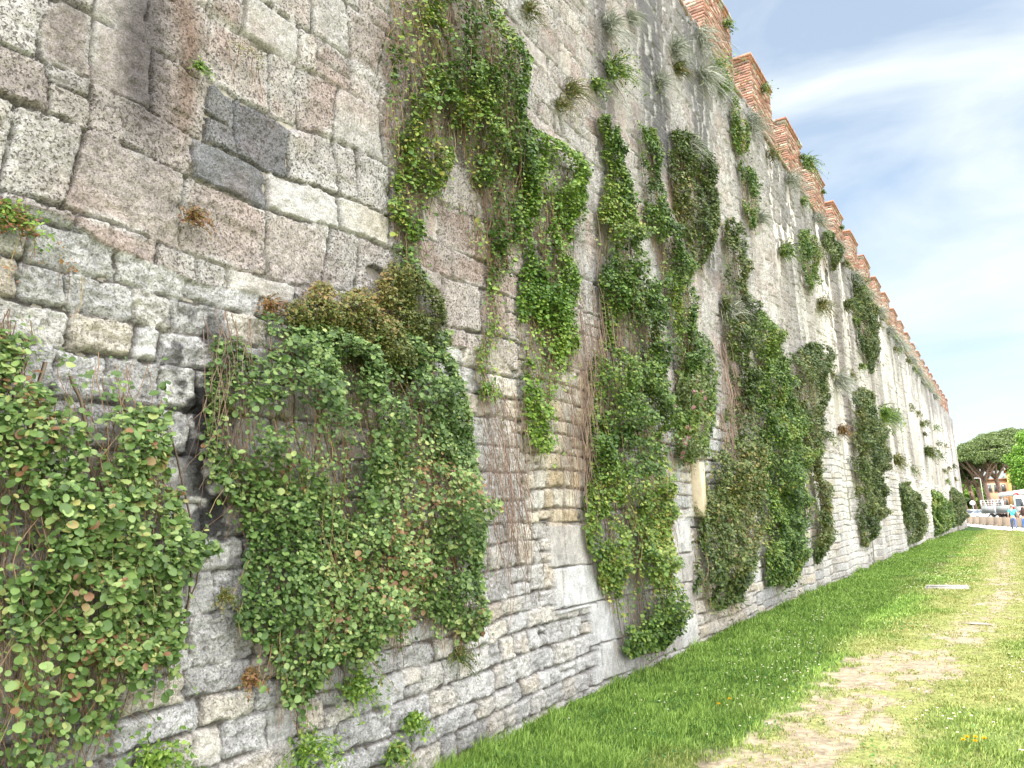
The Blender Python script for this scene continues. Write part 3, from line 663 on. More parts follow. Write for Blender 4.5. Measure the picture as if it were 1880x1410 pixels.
tot = 0
CUR = [
 dict(label='broad low vine curtain with large round leaves at the far left edge of the photo', off=.16, thick=.28, near=True, dens=1450, size=.049, hue='blue', nstem=480, bare_amt=.08, stemcol=(.30, .20, .13),
      poly_px=[(-160, 640), (0, 600), (110, 650), (200, 640), (300, 680), (350, 760), (330, 860), (345, 960), (400, 1020), (340, 1100), (335, 1190), (270, 1230), (240, 1320), (120, 1300), (60, 1440), (-160, 1480)]),
 dict(label='widest bushy vine mass in the lower middle left, below the dark hole in the wall', off=.22, thick=.42, near=True, dens=1750, size=.043, hue='blue', nstem=700, bare_amt=-.15, stemcol=(.29, .18, .11),
      poly_px=[(440, 610), (520, 565), (620, 560), (740, 600), (840, 600), (865, 680), (890, 760), (885, 860), (905, 960), (880, 1060), (890, 1180), (850, 1170), (780, 1110), (740, 1190), (690, 1170), (640, 1260), (600, 1230), (545, 1290), (500, 1210), (455, 1150), (480, 1040), (470, 930), (400, 810), (425, 720)]),
 dict(label='scraggly vine hanging from the top edge, bare brown stems in its middle', off=.15, thick=.30, near=True, dens=1200, size=.046, hue='fresh', nstem=900, bare_amt=.45, stemcol=(.27, .18, .13),
      poly_px=[(735, -60), (880, -60), (930, 20), (990, 110), (975, 200), (1000, 300), (985, 400), (940, 470), (905, 430), (880, 300), (850, 260), (845, 330), (800, 400), (770, 470), (735, 380), (755, 280), (725, 210), (740, 120), (722, 60)]),
 dict(label='thin sparse vine strand dangling beside the scraggly top vine, above the small stones', off=.10, thick=.14, near=True, dens=650, size=.048, hue='fresh', nstem=130, bare_amt=.5,
      poly_px=[(860, 370), (930, 390), (960, 470), (930, 540), (915, 640), (925, 740), (900, 730), (885, 600), (900, 500), (870, 440)]),
 dict(label='bright green vine column directly right of the scraggly stem curtain, ending in a thin tail', off=.15, thick=.32, near=True, dens=1500, size=.048, hue='bright', nstem=330, bare_amt=.25,
      ragged=.06, poly_px=[(985, 225), (1040, 250), (1080, 290), (1086, 360), (1058, 440), (1070, 540), (1074, 640), (1042, 690), (1022, 740), (1032, 820), (1000, 850), (978, 800), (978, 680), (970, 560), (978, 460), (970, 380)]),
 dict(label='tallest leafy vine column, reaching down to the grass right of the smooth pale blocks', off=.20, thick=.52, near=True, dens=1600, size=.050, hue='fresh', nstem=620, bare_amt=.22,
      ragged=.05, poly_px=[(1115, 195), (1148, 215), (1160, 320), (1178, 400), (1204, 520), (1224, 640), (1232, 760), (1218, 860), (1238, 960), (1246, 1090), (1238, 1190), (1185, 1205), (1150, 1190), (1152, 1110), (1112, 1050), (1097, 960), (1102, 860), (1090, 760), (1100, 680), (1125, 600), (1116, 480), (1116, 380), (1132, 320)]),
 dict(label='narrow vine strip with a neat top left of the olive crowned vine, widening lower down', off=.15, thick=.34, dens=1500, size=.052, hue='fresh', nstem=300, bare_amt=.3,
      ragged=.05, poly_px=[(1182, 222), (1212, 228), (1218, 330), (1242, 410), (1268, 470), (1286, 560), (1292, 680), (1290, 790), (1264, 830), (1252, 780), (1254, 700), (1244, 580), (1222, 470), (1194, 380)]),
 dict(label='short vine with an olive yellow crown, hanging high up under the silvery tufts', off=.15, thick=.34, dens=1500, size=.052, hue='dark', nstem=160, bare_amt=.25,
      ragged=.05, poly_px=[(1235, 235), (1280, 240), (1308, 300), (1322, 380), (1314, 450), (1292, 490), (1268, 430), (1240, 350)]),
 dict(label='vine strip starting at mid height and spreading into a brown green base near the grass', off=.18, thick=.45, dens=1350, size=.056, hue='dark', nstem=460, bare_amt=.35,
      ragged=.05, poly_px=[(1345, 405), (1370, 402), (1372, 490), (1378, 580), (1382, 700), (1392, 850), (1400, 960), (1388, 1070), (1345, 1115), (1292, 1095), (1288, 960), (1300, 880), (1340, 800), (1350, 700), (1342, 600), (1338, 500)]),
 dict(label='dense rounded green vine column just left of the broad vine with the ledge like top', off=.20, thick=.50, dens=1400, size=.058, hue='fresh', nstem=420, bare_amt=.2,
      ragged=.05, poly_px=[(1396, 575), (1420, 580), (1440, 640), (1455, 740), (1470, 820), (1482, 930), (1480, 1030), (1455, 1080), (1424, 1070), (1414, 960), (1406, 820), (1400, 700)]),
 dict(label='broad vine with a ledge like top sticking out before the bare far stretch of wall', off=.20, thick=.55, dens=1200, size=.060, hue='dark', nstem=420, bare_amt=.35,
      ragged=.05, poly_px=[(1452, 650), (1478, 640), (1514, 622), (1528, 655), (1514, 740), (1504, 850), (1522, 950), (1522, 1000), (1506, 1035), (1496, 930), (1486, 820), (1472, 730)]),
 dict(label='isolated dark green vine on the bare pale stretch, first one past the broad ledge vine', off=.22, thick=.60, dens=900, size=.070, hue='dark', nstem=260, bare_amt=.2,
      ragged=.05, poly_px=[(1568, 722), (1590, 712), (1612, 770), (1625, 850), (1622, 930), (1608, 990), (1594, 1005), (1582, 930), (1572, 840)]),
 dict(label='low vine hump at the wall foot past the isolated vine, first of the low ones', off=.25, thick=.65, dens=650, size=.085, hue='dark', nstem=0, bare_amt=.15,
      ragged=.05, poly_px=[(1652, 880), (1668, 888), (1690, 920), (1698, 955), (1696, 990), (1668, 1002), (1660, 940)]),
 dict(label='low vine hump at the wall foot between two others near the far end', off=.25, thick=.6, dens=480, size=.11, hue='fresh', nstem=0, bare_amt=.1,
      ragged=.05, poly_px=[(1714, 902), (1728, 902), (1744, 930), (1746, 972), (1720, 984)]),
 dict(label='last low vine hump covering the foot of the wall at its far end', off=.30, thick=.75, dens=300, size=.13, hue='dark', nstem=0, bare_amt=.1,
      ragged=.05, poly_px=[(1748, 900), (1758, 896), (1766, 915), (1770, 955), (1756, 968), (1750, 930)]),
 dict(label='dark vine draped just below the wall top under the seventh merlon in view', off=.18, thick=.45, dens=900, size=.07, hue='dark', nstem=160, bare_amt=.3,
      poly_px=[(1566, 488), (1590, 520), (1606, 570), (1612, 650), (1600, 690), (1584, 640), (1574, 560)]),
 dict(label='small dark bush high on the wall under the fourth merlon in view', off=.15, thick=.40, dens=1000, size=.06, hue='dark', nstem=60, bare_amt=.2,
      poly_px=[(1515, 430), (1538, 440), (1546, 475), (1530, 500), (1517, 478)]),
 dict(label='loose green vine below the wall top under the third merlon in view', off=.12, thick=.25, dens=700, size=.06, hue='fresh', nstem=90, bare_amt=.5,
      poly_px=[(1470, 420), (1500, 430), (1505, 490), (1490, 540), (1476, 500)]),
 dict(label='small patch of vine under the wall top left of the first full merlon', off=.12, thick=.22, dens=900, size=.055, hue='fresh', nstem=80, bare_amt=.4,
      poly_px=[(1345, 180), (1368, 200), (1380, 260), (1368, 290), (1348, 250)]),
 dict(label='ragged patch of vine high on the wall above the spreading brown green vine', off=.10, thick=.22, dens=900, size=.055, hue='fresh', nstem=90, bare_amt=.5,
      poly_px=[(1360, 300), (1392, 320), (1398, 380), (1385, 430), (1370, 380)]),
 dict(label='dense olive and rusty brown shrub growing from the dark hole in the wall', off=.25, thick=.42, near=False, dens=6500, size=.028, hue='olive', nstem=160, bare_amt=.0, stemcol=(.26, .16, .09), name='wall_shrub', cat='shrub', group=None, ragged=.05, clump=2.4,
      poly_px=[(548, 530), (610, 495), (680, 522), (725, 495), (755, 450), (800, 485), (840, 545), (862, 625), (815, 650), (775, 715), (700, 690), (640, 620), (570, 600)]),
 dict(label='rusty orange and green stonecrop hanging at the left edge above the big vine', off=.08, thick=.16, near=False, dens=2600, size=.022, hue='rust', nstem=18, bare_amt=.3, name='wall_stonecrop', cat='plant', group=None, ragged=.04, clump=2.4,
      poly_px=[(-30, 350), (40, 360), (75, 430), (120, 450), (145, 490), (110, 520), (80, 480), (20, 430), (-30, 440)]),
 dict(label='olive brown dry plant over a dark grey block near the top left', off=.05, thick=.09, near=False, dens=2600, size=.018, hue='olive', nstem=8, bare_amt=.3, name='wall_stonecrop', cat='plant', group=None, ragged=.03, clump=2.4,
      poly_px=[(418, 68), (450, 68), (488, 98), (490, 132), (462, 120), (425, 88)]),
 dict(label='small vine wisp over the upper edge of the olive shrub', off=.10, thick=.2, near=True, dens=900, size=.045, hue='blue', nstem=0, bare_amt=.5,
      poly_px=[(735, 440), (770, 470), (800, 520), (770, 530), (740, 500)]),
 dict(label='leggy vine spray with lilac grey leaves left of the black stained stones', off=.08, thick=.12, near=True, dens=500, size=.045, hue='blue', nstem=60, bare_amt=.5,
      poly_px=[(-20, 560), (60, 570), (90, 610), (60, 640), (-20, 640)]),
 dict(label='fringe of vine leaves on the right flank of the tallest column, around the pink flowers', off=.12, thick=.25, near=False, dens=1000, size=.05, hue='fresh', nstem=160, bare_amt=.4, stemcol=(.30, .2, .15),
      poly_px=[(1245, 620), (1290, 600), (1320, 660), (1318, 760), (1300, 840), (1262, 845), (1248, 740)]),
]
for k, c in enumerate(CUR): tot += curtain(seed=50 + 37 * k, **c)
# bare hanging stems (thatch) over the wall
def thatch(label, poly, n, seed, col=(.27, .19, .15)):
    r = np.random.default_rng(seed); P0 = np.array([wall_at(*q, .08) for q in poly]); lo, hi = P0.min(0), P0.max(0); paths = []; rad = []; cols = []
    t = 0
    while len(paths) < n and t < n * 30:
        t += 1; p = lo + (hi - lo) * r.random(2)
        if not inside(p[None], P0)[0]: continue
        Ls = r.uniform(.3, .9); k = 9; s = np.linspace(0, Ls, k); y = p[0] + r.normal(0, .12) * s + .16 * (vn(s * 4 + r.random() * 50, s * 0, 3) - .5) + r.normal(0, .15) * s * np.sin(s * r.uniform(2, 7)); z = np.maximum(p[1] - s, .03)
        x = WX(y) + .05 + r.uniform(0, .10) + .05 * np.sin(s * 3); paths.append(np.stack([x, y, z], 1)); rad.append(r.uniform(.0014, .0028) * (1 + .05 * hi[0])); cols.append(np.array(col) * r.uniform(.6, 1.4))
    V, Fq, C = tubes(paths, rad, cols); c = ((lo + hi) / 2)
    tag(npmesh('dry_stems', V, Fq, M_STEM, C, origin=(float(WX(c[0])), float(c[0]), float(lo[1]))), label, 'dead vine', 'bundles of dead hanging stems')
thatch('bundle of bare reddish stems hanging between the bright green column and the tallest column', [(1050, 520), (1130, 520), (1125, 700), (1040, 720)], 130, 1)
thatch('thin curtain of bare stems over small pale stones under the dangling strand', [(880, 690), (950, 700), (960, 950), (900, 960)], 120, 2)
thatch('tangle of bare pinkish stems right of the pink flowers', [(1320, 630), (1345, 620), (1360, 800), (1335, 860), (1318, 760)], 110, 3, (.33, .23, .19))
thatch('tangle of bare stems left of the pink flowers, inside the tallest column', [(1180, 760), (1215, 760), (1225, 930), (1180, 900)], 100, 4, (.30, .2, .15))
thatch('wisp of bare stems beside the black stained stones', [(380, 560), (440, 570), (450, 660), (400, 700)], 45, 5)
thatch('fan of bare stems on pale stones under the bright green column', [(1020, 690), (1075, 690), (1080, 850), (1020, 860)], 70, 6)
print('leaves', tot)

def tuft(name, label, cat, y, z, size, n, hue, group=None, blade=.006, droop=.5, spread=1.0, xoff=.02, leafy=False, base=None):
    r = np.random.default_rng(int(y * 1000 + z * 77) % 99991 + n)
    b = np.array([float(WX(y)) + float(BAT(y, z)) + xoff, y, z]) if base is None else np.array(base)
    k = 5; t = np.linspace(0, 1, k)[None, :, None]
    d0 = norm(np.stack([r.uniform(.2, 1, n) * spread, r.normal(0, .8, n) * spread, r.uniform(-.3, 1.1, n)], 1)); L = size * r.uniform(.45, 1.1, n)[:, None, None]
    P = b + r.normal(0, size * .14, (n, 1, 3)) + d0[:, None, :] * L * t + np.array([0, 0, -1.0]) * L * droop * t ** 2
    sd_ = norm(np.cross(d0, np.stack([r.normal(0, 1, n), r.normal(0, 1, n), r.normal(0, 1, n)], 1)))[:, None, :]; wd = blade * (1 - t * .85)
    V = np.stack([P - sd_ * wd, P + sd_ * wd], 2).reshape(-1, 3)
    i = (np.arange(n) * k * 2)[:, None] + (np.arange(k - 1) * 2)[None]; F = np.stack([i, i + 1, i + 3, i + 2], -1).reshape(-1, 4)
    C = np.repeat(pal(r.random(n), GREENS[hue]), k * 2, 0)
    Fs = [F]
    if leafy:
        m = n * 4; idx = r.integers(0, n, m); kk = r.integers(1, k, m); Pl = P[idx, kk]
        Vl, Fl, Cl = leaf_arrays(Pl, r.normal(0, .5, (m, 3)) + [.7, -.2, .5], r.normal(0, 1, (m, 3)), leafy * r.uniform(.6, 1.2, m), T_OVAL, F_OVAL, pal(r.random(m), GREENS[hue]))
        Fs.append(Fl + len(V)); V = np.concatenate([V, Vl]); C = np.concatenate([C, Cl])
    return tag(npmesh(name, V, Fs, M_LEAF, C, origin=tuple(b)), label, cat, group)

ORD = ['first', 'second', 'third', 'fourth', 'fifth', 'sixth', 'seventh', 'eighth', 'ninth', 'tenth', 'eleventh', 'twelfth', 'thirteenth', 'fourteenth', 'fifteenth', 'sixteenth', 'seventeenth', 'eighteenth']
rt = np.random.default_rng(21)
for n in range(17):
    y0 = 15.8 + 3.24 * (n - 1)
    g = 'silvery tufts along the top of the wall'
    tuft('wall_grass_tuft', 'silvery grass tuft on the wall edge just before the %s merlon from the left' % ORD[n], 'grass tuft', y0 - .6 + rt.uniform(-.2, .2), 9.95 + rt.uniform(-.25, .15), rt.uniform(.35, .68) * (1 + n * .03), 230, 'silver', g, blade=.006 + .0006 * n, droop=.75)
    if n < 14:
        tuft('wall_herb', 'leafy green herb hanging at the foot of the %s merlon from the left' % ORD[n], 'plant', y0 + .6 + rt.uniform(-.4, .6), 9.8 + rt.uniform(-.2, .15), rt.uniform(.25, .55), 100, 'olive' if n % 3 == 1 else 'fresh', 'green herbs below the merlons', blade=.005, droop=.7, leafy=.05 + .003 * n)
for (px, py, sz, hue, lf, lab) in [
    (1120, 45, .55, 'silver', 0, 'silvery wiry tuft high on the wall right of the scraggly top vine'), (1160, 30, .4, 'silver', 0, 'smaller silvery tuft at the very top edge of the photo'),
    (1240, 90, .6, 'silver', 0, 'large silvery tuft beside the dark streaks under the cut off merlon'), (1290, 140, .8, 'silver', 0, 'bushiest silvery tuft, just below the cut off first merlon'),
    (1210, 150, .5, 'silver', 0, 'silvery tuft above the narrow vine strip with the neat top'), (1265, 265, .6, 'silver', 0, 'pale wispy tuft on top of the olive crowned vine'),
    (1125, 130, .45, 'fresh', .045, 'loose leafy green plant above the top of the tallest vine column'), (1095, 155, .2, 'fresh', .04, 'little leafy sprig left of the loose green plant high up'),
    (1050, 165, .30, 'olive', .02, 'olive clump on the pale patch right of the scraggly vine, upper one'), (1032, 192, .22, 'olive', .02, 'smaller olive clump just below the other on the pale patch'),
    (972, 18, .25, 'olive', .02, 'olive clump at the top edge of the photo beside the scraggly vine'), (1245, 125, .3, 'olive', .03, 'yellow olive clump inside the dark streaks near the wall top'),
    (1335, 565, .7, 'silver', 0, 'white silver tuft between the olive crowned vine and the spreading vine'), (1395, 400, .5, 'silver', 0, 'silvery tuft at mid height right of the ragged vine patch'),
    (1540, 700, .9, 'silver', 0, 'silvery tuft right of the ledge topped vine'), (1480, 300, .5, 'fresh', .05, 'green sprig on the wall edge below the third merlon'),
    (1620, 760, .8, 'bright', .08, 'bright grassy tuft on the bare pale stretch of wall'), (1640, 765, .8, 'silver', 0, 'blue grey tuft beside the bright one on the pale stretch'),
    (1505, 560, .5, 'olive', .05, 'yellow green streak of plant hanging on the far upper wall'), (1555, 560, .5, 'dark', .07, 'small dark green plant on the far upper wall'), (1485, 455, .5, 'dark', .06, 'dark little plant beside the loose vine under the third merlon'),
    (1645, 845, .6, 'olive', .07, 'olive plant hanging from the top of the low white masonry far off'), (1700, 830, .8, 'dark', .09, 'dark sprig on the pinkish far wall'), (1545, 790, .4, 'rust', .04, 'rusty sprig left of the isolated vine'),
    (1325, 160, .3, 'bright', .04, 'yellow green sprig between the first merlon and the silvery tufts'), (1440, 460, .5, 'fresh', .05, 'small green sprig in the upper wall between streaks'),
    (370, 120, .075, 'bright', .016, 'tiny bright green fern in a joint near the top left'), (815, 1200, .16, 'dark', .014, 'dark feathery plant low on the rubble below the bushy mass'),
    (725, 1318, .11, 'bright', .035, 'bright leafy seedling in a joint at the lower middle'), (690, 1375, .12, 'fresh', .035, 'round leaved seedling near the bottom edge by the grass corner'), (525, 1372, .26, 'bright', .026, 'bushy fresh green plant on the bottom edge at left of centre'),
    (245, 1385, .22, 'bright', .03, 'leafy green plant on the bottom edge below the large round leaved vine'), (620, 1255, .22, 'bright', .028, 'green seedling clump under the lower fringe of the bushy mass'), (430, 1240, .10, 'rust', .02, 'small yellowing sprig on a grey rubble stone'),
    (390, 1095, .09, 'olive', .012, 'brown moss cushion in a gap between pale rubble stones'), (360, 395, .12, 'rust', .02, 'reddish brown sprig in a joint of the pitted blocks'), (500, 560, .12, 'rust', .02, 'rusty sprig above the bushy mass at its left shoulder'),
    (20, 400, .16, 'bright', .025, 'green palmate plant at the left edge in the rusty stonecrop'), (400, 740, .10, 'fresh', .02, 'tiny round leaved clump beside the black stained stones'), (895, 720, .14, 'bright', .03, 'yellowish sprig beside the dangling thin strand')]:
    y, z = wall_at(px, py, .05); sz = sz * (.72 if hue == 'silver' else 1)
    tuft('wall_plant' if lf else 'wall_grass_tuft', lab, 'plant' if lf else 'grass tuft', y, z, sz, int(70 + 260 * min(sz, 1) * (1 if not lf else .5)), hue, None, blade=.0022 + .0005 * y, droop=.6, leafy=lf)
rs = np.random.default_rng(33)
for n, (my, mz, s_) in enumerate([(16.7, 11.3, .26), (20.6, 11.2, .2), (23.6, 11.3, .12), (26.6, 11.1, .16), (13.9, 11.3, .2)]):
    lab = ['leafy weed growing out of the first full merlon near its coping', 'weed clinging to the outer face of the second full merlon', 'sprig poking from the third full merlon coping', 'small weed on the fourth full merlon', 'weed on the cut off merlon at the top of the photo'][n]
    tuft('merlon_weed', lab, 'plant', my, mz, s_, 60, 'fresh', 'weeds growing on the merlons', blade=.004, leafy=.05, droop=.4, xoff=.03)

# small weeds all over joints of the far wall
for q in range(26):
    y = rs.uniform(14, 80); z = rs.uniform(3.0, 9.6)
    if y > 44: z = rs.uniform(3.5, 8)
    side = 'near' if y < 30 else 'far'
    tuft('joint_weed', 'small weed rooted in a joint of the streaked upper wall', 'plant', y, z, rs.uniform(.15, .38) * (1 + y / 90), 34, rs.choice(['olive', 'dark', 'fresh', 'dark']), 'small weeds scattered in the joints of the far wall', blade=.008, leafy=.05 + .001 * y, droop=.9)

# pink valerian and the wooden wedge below it
def valerian(label, y, z, nst, sz):
    r = np.random.default_rng(int(y * 100)); root = thing('valerian_plant', (float(WX(y)), y, z), label, 'flower', 'pink flowering valerian plants on the wall')
    paths = []; P = []; Vh = []; n = 0; Fh = []
    for k in range(nst):
        d = norm(np.array([r.uniform(.5, 1), r.normal(0, .7), r.uniform(.2, 1.2)])); L = sz * r.uniform(.5, 1.1); t = np.linspace(0, 1, 7)[:, None]
        p = np.array([float(WX(y)) + .1, y + r.normal(0, .10), z + r.normal(0, .10)]) + d * L * t + np.array([0, 0, -.25]) * L * t ** 2; paths.append(p); P.append(p)
    V, Fq, C = tubes(paths, [.004] * nst, [np.array([.16, .2, .07]) * r.uniform(.7, 1.3) for _ in paths]); npmesh('stems', V, Fq, M_STEM, C, root)
    A = np.concatenate(P); A = np.repeat(A, 6, 0) + r.normal(0, .02, (len(A) * 6, 3)); m = len(A)
    V, Fq, C = leaf_arrays(A, r.normal(0, .6, (m, 3)) + [.6, 0, .5], r.normal(0, 1, (m, 3)), r.uniform(.03, .06, m), T_OVAL, F_OVAL, pal(r.random(m), [(0, (.08, .13, .05)), (1, (.22, .27, .09))])); npmesh('leaves', V, Fq, M_LEAF, C, root)
    for p in P[::3]:
        c = p[-1]; m = 60; dd = norm(r.normal(0, 1, (m, 3))); Q = c + dd * r.uniform(.005, .032, (m, 1))
        V, Fq, C = leaf_arrays(Q, dd, r.normal(0, 1, (m, 3)), np.full(m, .016), T_OVAL, F_OVAL, pal(r.random(m), [(0, (.62, .24, .34)), (1, (.80, .45, .52))])); npmesh('flower_head', V, Fq, M_PETAL, C, root)
y, z = wall_at(1262, 835, .2); valerian('pink flowering valerian on top of the pale wooden wedge', y, z, 26, .42)
y, z = wall_at(1262, 740, .2); valerian('pink flowering valerian higher up, amid the vine right of the tallest column', y, z, 24, .5)
y, z = wall_at(1215, 712, .3); valerian('sparse pink valerian at the left, poking out of the tallest column', y, z, 9, .35)
y, z = wall_at(1277, 880, .06); m = MB(); x = float(WX(y))
m.prism([(y - .11, z + .22), (y + .11, z + .22), (y + .075, z - .42), (y - .03, z - .50), (y - .07, z - .42)], x - .15, x + .16, (.58, .50, .36))
tag(m.build('stone_corbel', M_CONC, origin=(x, y, z - .4)), 'cream coloured wedge of stone jutting from the wall under the pink flowers', 'corbel')

# ------------------------------------------------------------------ grass, daisies, dandelions
def build_grass():
    r = np.random.default_rng(3); N = 430000
    y = 3.6 * (70 / 3.6) ** (r.random(N) ** 1.25); xr = .35 + .012 * y + .35 + .02 * np.maximum(y - 20, 0); u = r.random(N)
    x = WX(y) + .02 + u * (xr - WX(y) - .02)
    b = bare(x, y); d = dryness(x, y); keep = r.random(N) > b * (.985 + .015 * 0) * (1 - .8 * ss(.60, .68, fbm(x * 7, y * 6, 3, 75)))
    tuf = fbm(x * 5, y * 5, 3, 71); keep &= r.random(N) < (.55 + .6 * tuf)
    x, y, b, d, tuf = x[keep], y[keep], b[keep], d[keep], tuf[keep]; n = len(x)
    z = GZ(x, y) + (fbm(x * 6, y * 6, 3, 51) - .5) * .02 - .008
    wallside = ss(.5, .05, x - WX(y))
    L = (.024 + .028 * (1 - d) + .10 * wallside * r.random(n) ** 2 * ss(.42, .62, fbm(x * 3, y * 1.3, 3, 99))) * r.uniform(.5, 1.3, n) * (.45 + 1.15 * tuf) * (1 + y * .006) * (1 - .45 * trod(x, y))
    wd = (.0011 + .00042 * y) * r.uniform(.7, 1.3, n)
    a = r.uniform(0, 2 * math.pi, n); lean = np.stack([np.cos(a), np.sin(a)], 1) * (L * r.uniform(.1, 1.0, n))[:, None]
    s = np.stack([-np.sin(a + .6), np.cos(a + .6)], 1) * wd[:, None]
    base = np.stack([x, y], 1); V = np.zeros((n, 5, 3))
    V[:, 0, :2] = base - s; V[:, 1, :2] = base + s; V[:, 2, :2] = base + s * .8 + lean * .4; V[:, 3, :2] = base - s * .8 + lean * .4; V[:, 4, :2] = base + lean
    V[:, :2, 2] = z[:, None]; V[:, 2:4, 2] = (z + L * .6)[:, None]; V[:, 4, 2] = z + L * .95
    i = np.arange(n)[:, None] * 5
    q = np.clip(r.random(n) * .8 + .4 * (fbm(x * 3, y * 3, 3, 73) - .5), 0, 1)
    cl = pal(q, [(0, (.09, .18, .032)), (.5, (.24, .39, .07)), (1, (.42, .56, .16))]); cd_ = pal(q, [(0, (.14, .20, .045)), (.5, (.30, .31, .10)), (1, (.52, .45, .23))])
    C = cl * (1 - d[:, None]) + cd_ * d[:, None]; C = np.repeat(C, 5, 0)
    tag(npmesh('grass', V.reshape(-1, 3), [i + np.array([0, 1, 2, 3]), i + np.array([3, 2, 4])], M_GRASS, C), kind='stuff', label='short green lawn grass along the foot of the wall, yellower to the right', cat='grass')
    # clover and broad weeds in the turf
    m = 16000; yy = 3.8 * (30 / 3.8) ** r.random(m); xx = WX(yy) + .05 + r.random(m) * (2.2 + .9 * r.random(m)); kp = (fbm(xx * 2.3, yy * 2.0, 3, 77) > .53) & (bare(xx, yy) < .3); xx, yy = xx[kp], yy[kp]; m = len(xx)
    P = np.stack([xx, yy, GZ(xx, yy) + r.uniform(.015, .06, m)], 1)
    V, Fq, C = leaf_arrays(P, r.normal(0, .35, (m, 3)) + [0, 0, 1], r.normal(0, 1, (m, 3)), r.uniform(.014, .03, m) * (1 + yy * .03), T_OVAL, F_OVAL, pal(r.random(m), [(0, (.03, .10, .02)), (1, (.10, .22, .05))]))
    tag(npmesh('clover', V, Fq, M_GRASS, C), kind='stuff', label='clover leaves spread through the shaded turf', cat='clover')
    # daisies: hundreds
    m = 5200; yy = 5.5 * (62 / 5.5) ** r.random(m); xx = WX(yy) + .3 + r.random(m) * (3.6 + .01 * yy)
    dd = fbm(xx * 1.2, yy * .45, 3, 79); kp = (r.random(m) < ss(.50, .66, dd) * ss(-3.3, -2.0, xx) * (.35 + .5 * ss(6, 12, yy)) + .02) & (bare(xx, yy) < .35); xx, yy = xx[kp], yy[kp]; m = len(xx)
    hh = GZ(xx, yy) + r.uniform(.05, .09, m); P = np.stack([xx, yy, hh], 1); rad = .0068 * (1 + yy * .022)
    V = np.zeros((m, 9, 3)); F = []
    V[:, 0] = P + [0, 0, .004]
    for k in range(8):
        an = k * math.pi / 4; V[:, k + 1] = P + np.stack([rad * math.cos(an), rad * math.sin(an), 0 * rad + .003 * (-1) ** k], 1)
    i = np.arange(m)[:, None] * 9; F = [i + np.array([0, k + 1, (k + 1) % 8 + 1]) for k in range(8)]
    C = np.full((m, 9, 3), .80); C[:, 0] = (.75, .55, .05)
    # short stalks
    S = np.zeros((m, 3, 3)); S[:, 0] = P - [.001, 0, .05]; S[:, 1] = P - [-.001, 0, .05]; S[:, 2] = P
    V2 = np.concatenate([V.reshape(-1, 3), S.reshape(-1, 3)]); F.append(m * 9 + np.arange(m)[:, None] * 3 + np.array([0, 1, 2])); C2 = np.concatenate([C.reshape(-1, 3), np.tile([.08, .18, .04], (m * 3, 1))])
    tag(npmesh('daisies', V2, F, M_PETAL, C2), kind='stuff', label='hundreds of tiny white daisies dotted over the lawn', cat='daisies'); print('daisies', m)
build_grass()
DL = [(-2.18, 6.67, 'single dandelion flower in the shaded turf near the bottom edge'), (-2.21, 6.47, 'half open dandelion beside the single one in the shaded turf'), (-.42, 6.25, 'dandelion in the sunny cluster at lower right, leftmost back one'), (-.37, 6.27, 'dandelion in the sunny cluster at lower right, middle back one'),
      (-.32, 6.26, 'dandelion in the sunny cluster at lower right, rightmost one'), (-.37, 6.17, 'dandelion in the sunny cluster at lower right, middle front one'), (-.44, 6.17, 'dandelion in the sunny cluster at lower right, leftmost front one')]
for (x, y, lab) in DL:
    r = np.random.default_rng(int(x * 1000) % 999); z = float(GZ(x, y)); root = thing('dandelion', (x, y, z), lab, 'flower', 'dandelions in the lawn')
    s = MB(); s.tube([(x, y, z), (x + .004, y, z + .04), (x + .006, y + .004, z + .075)], .0018, (.15, .22, .06), 6); s.build('stalk', M_STEM, root)
    m = 60; an = r.uniform(0, 6.28, m); el = r.uniform(.05, 1.2, m); dd = np.stack([np.cos(an) * np.cos(el), np.sin(an) * np.cos(el), np.sin(el)], 1); P = np.tile([x + .006, y + .004, z + .074], (m, 1))
    V, Fq, C = leaf_arrays(P, np.cross(dd, [0.1, .2, .97]), dd, np.full(m, .018), T_OVAL * [1, .35, 1], F_OVAL, np.tile([.80, .52, .02], (m, 1))); npmesh('flower_head', V, Fq, M_PETAL, C, root)
# long slab in the lawn
m = MB(); zz = float(GZ(-1.2, 17.9)); m.box((-1.56, 17.72, zz - .1), (-.80, 18.02, zz + .045), (.29, .29, .275), jit=.006); m.box((-1.54, 17.74, zz + .047), (-.82, 18.0, zz + .058), (.31, .305, .29), jit=.004)
tag(m.build('stone_slab', M_CONC, origin=(-1.2, 17.9, zz)), 'long pale stone slab lying flat in the lawn', 'slab')
# flat stone in the path
m = MB(); zz = float(GZ(-.55, 12.6)); m.tube([(-.72, 12.7, zz - .01), (-.60, 12.7, zz + .012), (-.45, 12.68, zz + .012), (-.36, 12.68, zz - .01)], [.02, .06, .065, .03], (.30, .27, .23), 9)
tag(m.build('flat_stone', M_CONC, origin=(-.55, 12.7, zz), smooth=True, xf=lambda V: np.stack([V[:, 0], V[:, 1], zz + (V[:, 2] - zz) * .22], 1)), 'flat pale stone half sunk in the trodden path', 'stone')

# ------------------------------------------------------------------ far end: path, barrier, vehicles, people, trees
def at_y(px, py, y):
    r = proj_ray(px, py); t = y / r[1]; return np.array([r[0] * t, y, CAM_Z + r[2] * t])
GF = lambda x, y: float(GZ(x, y))

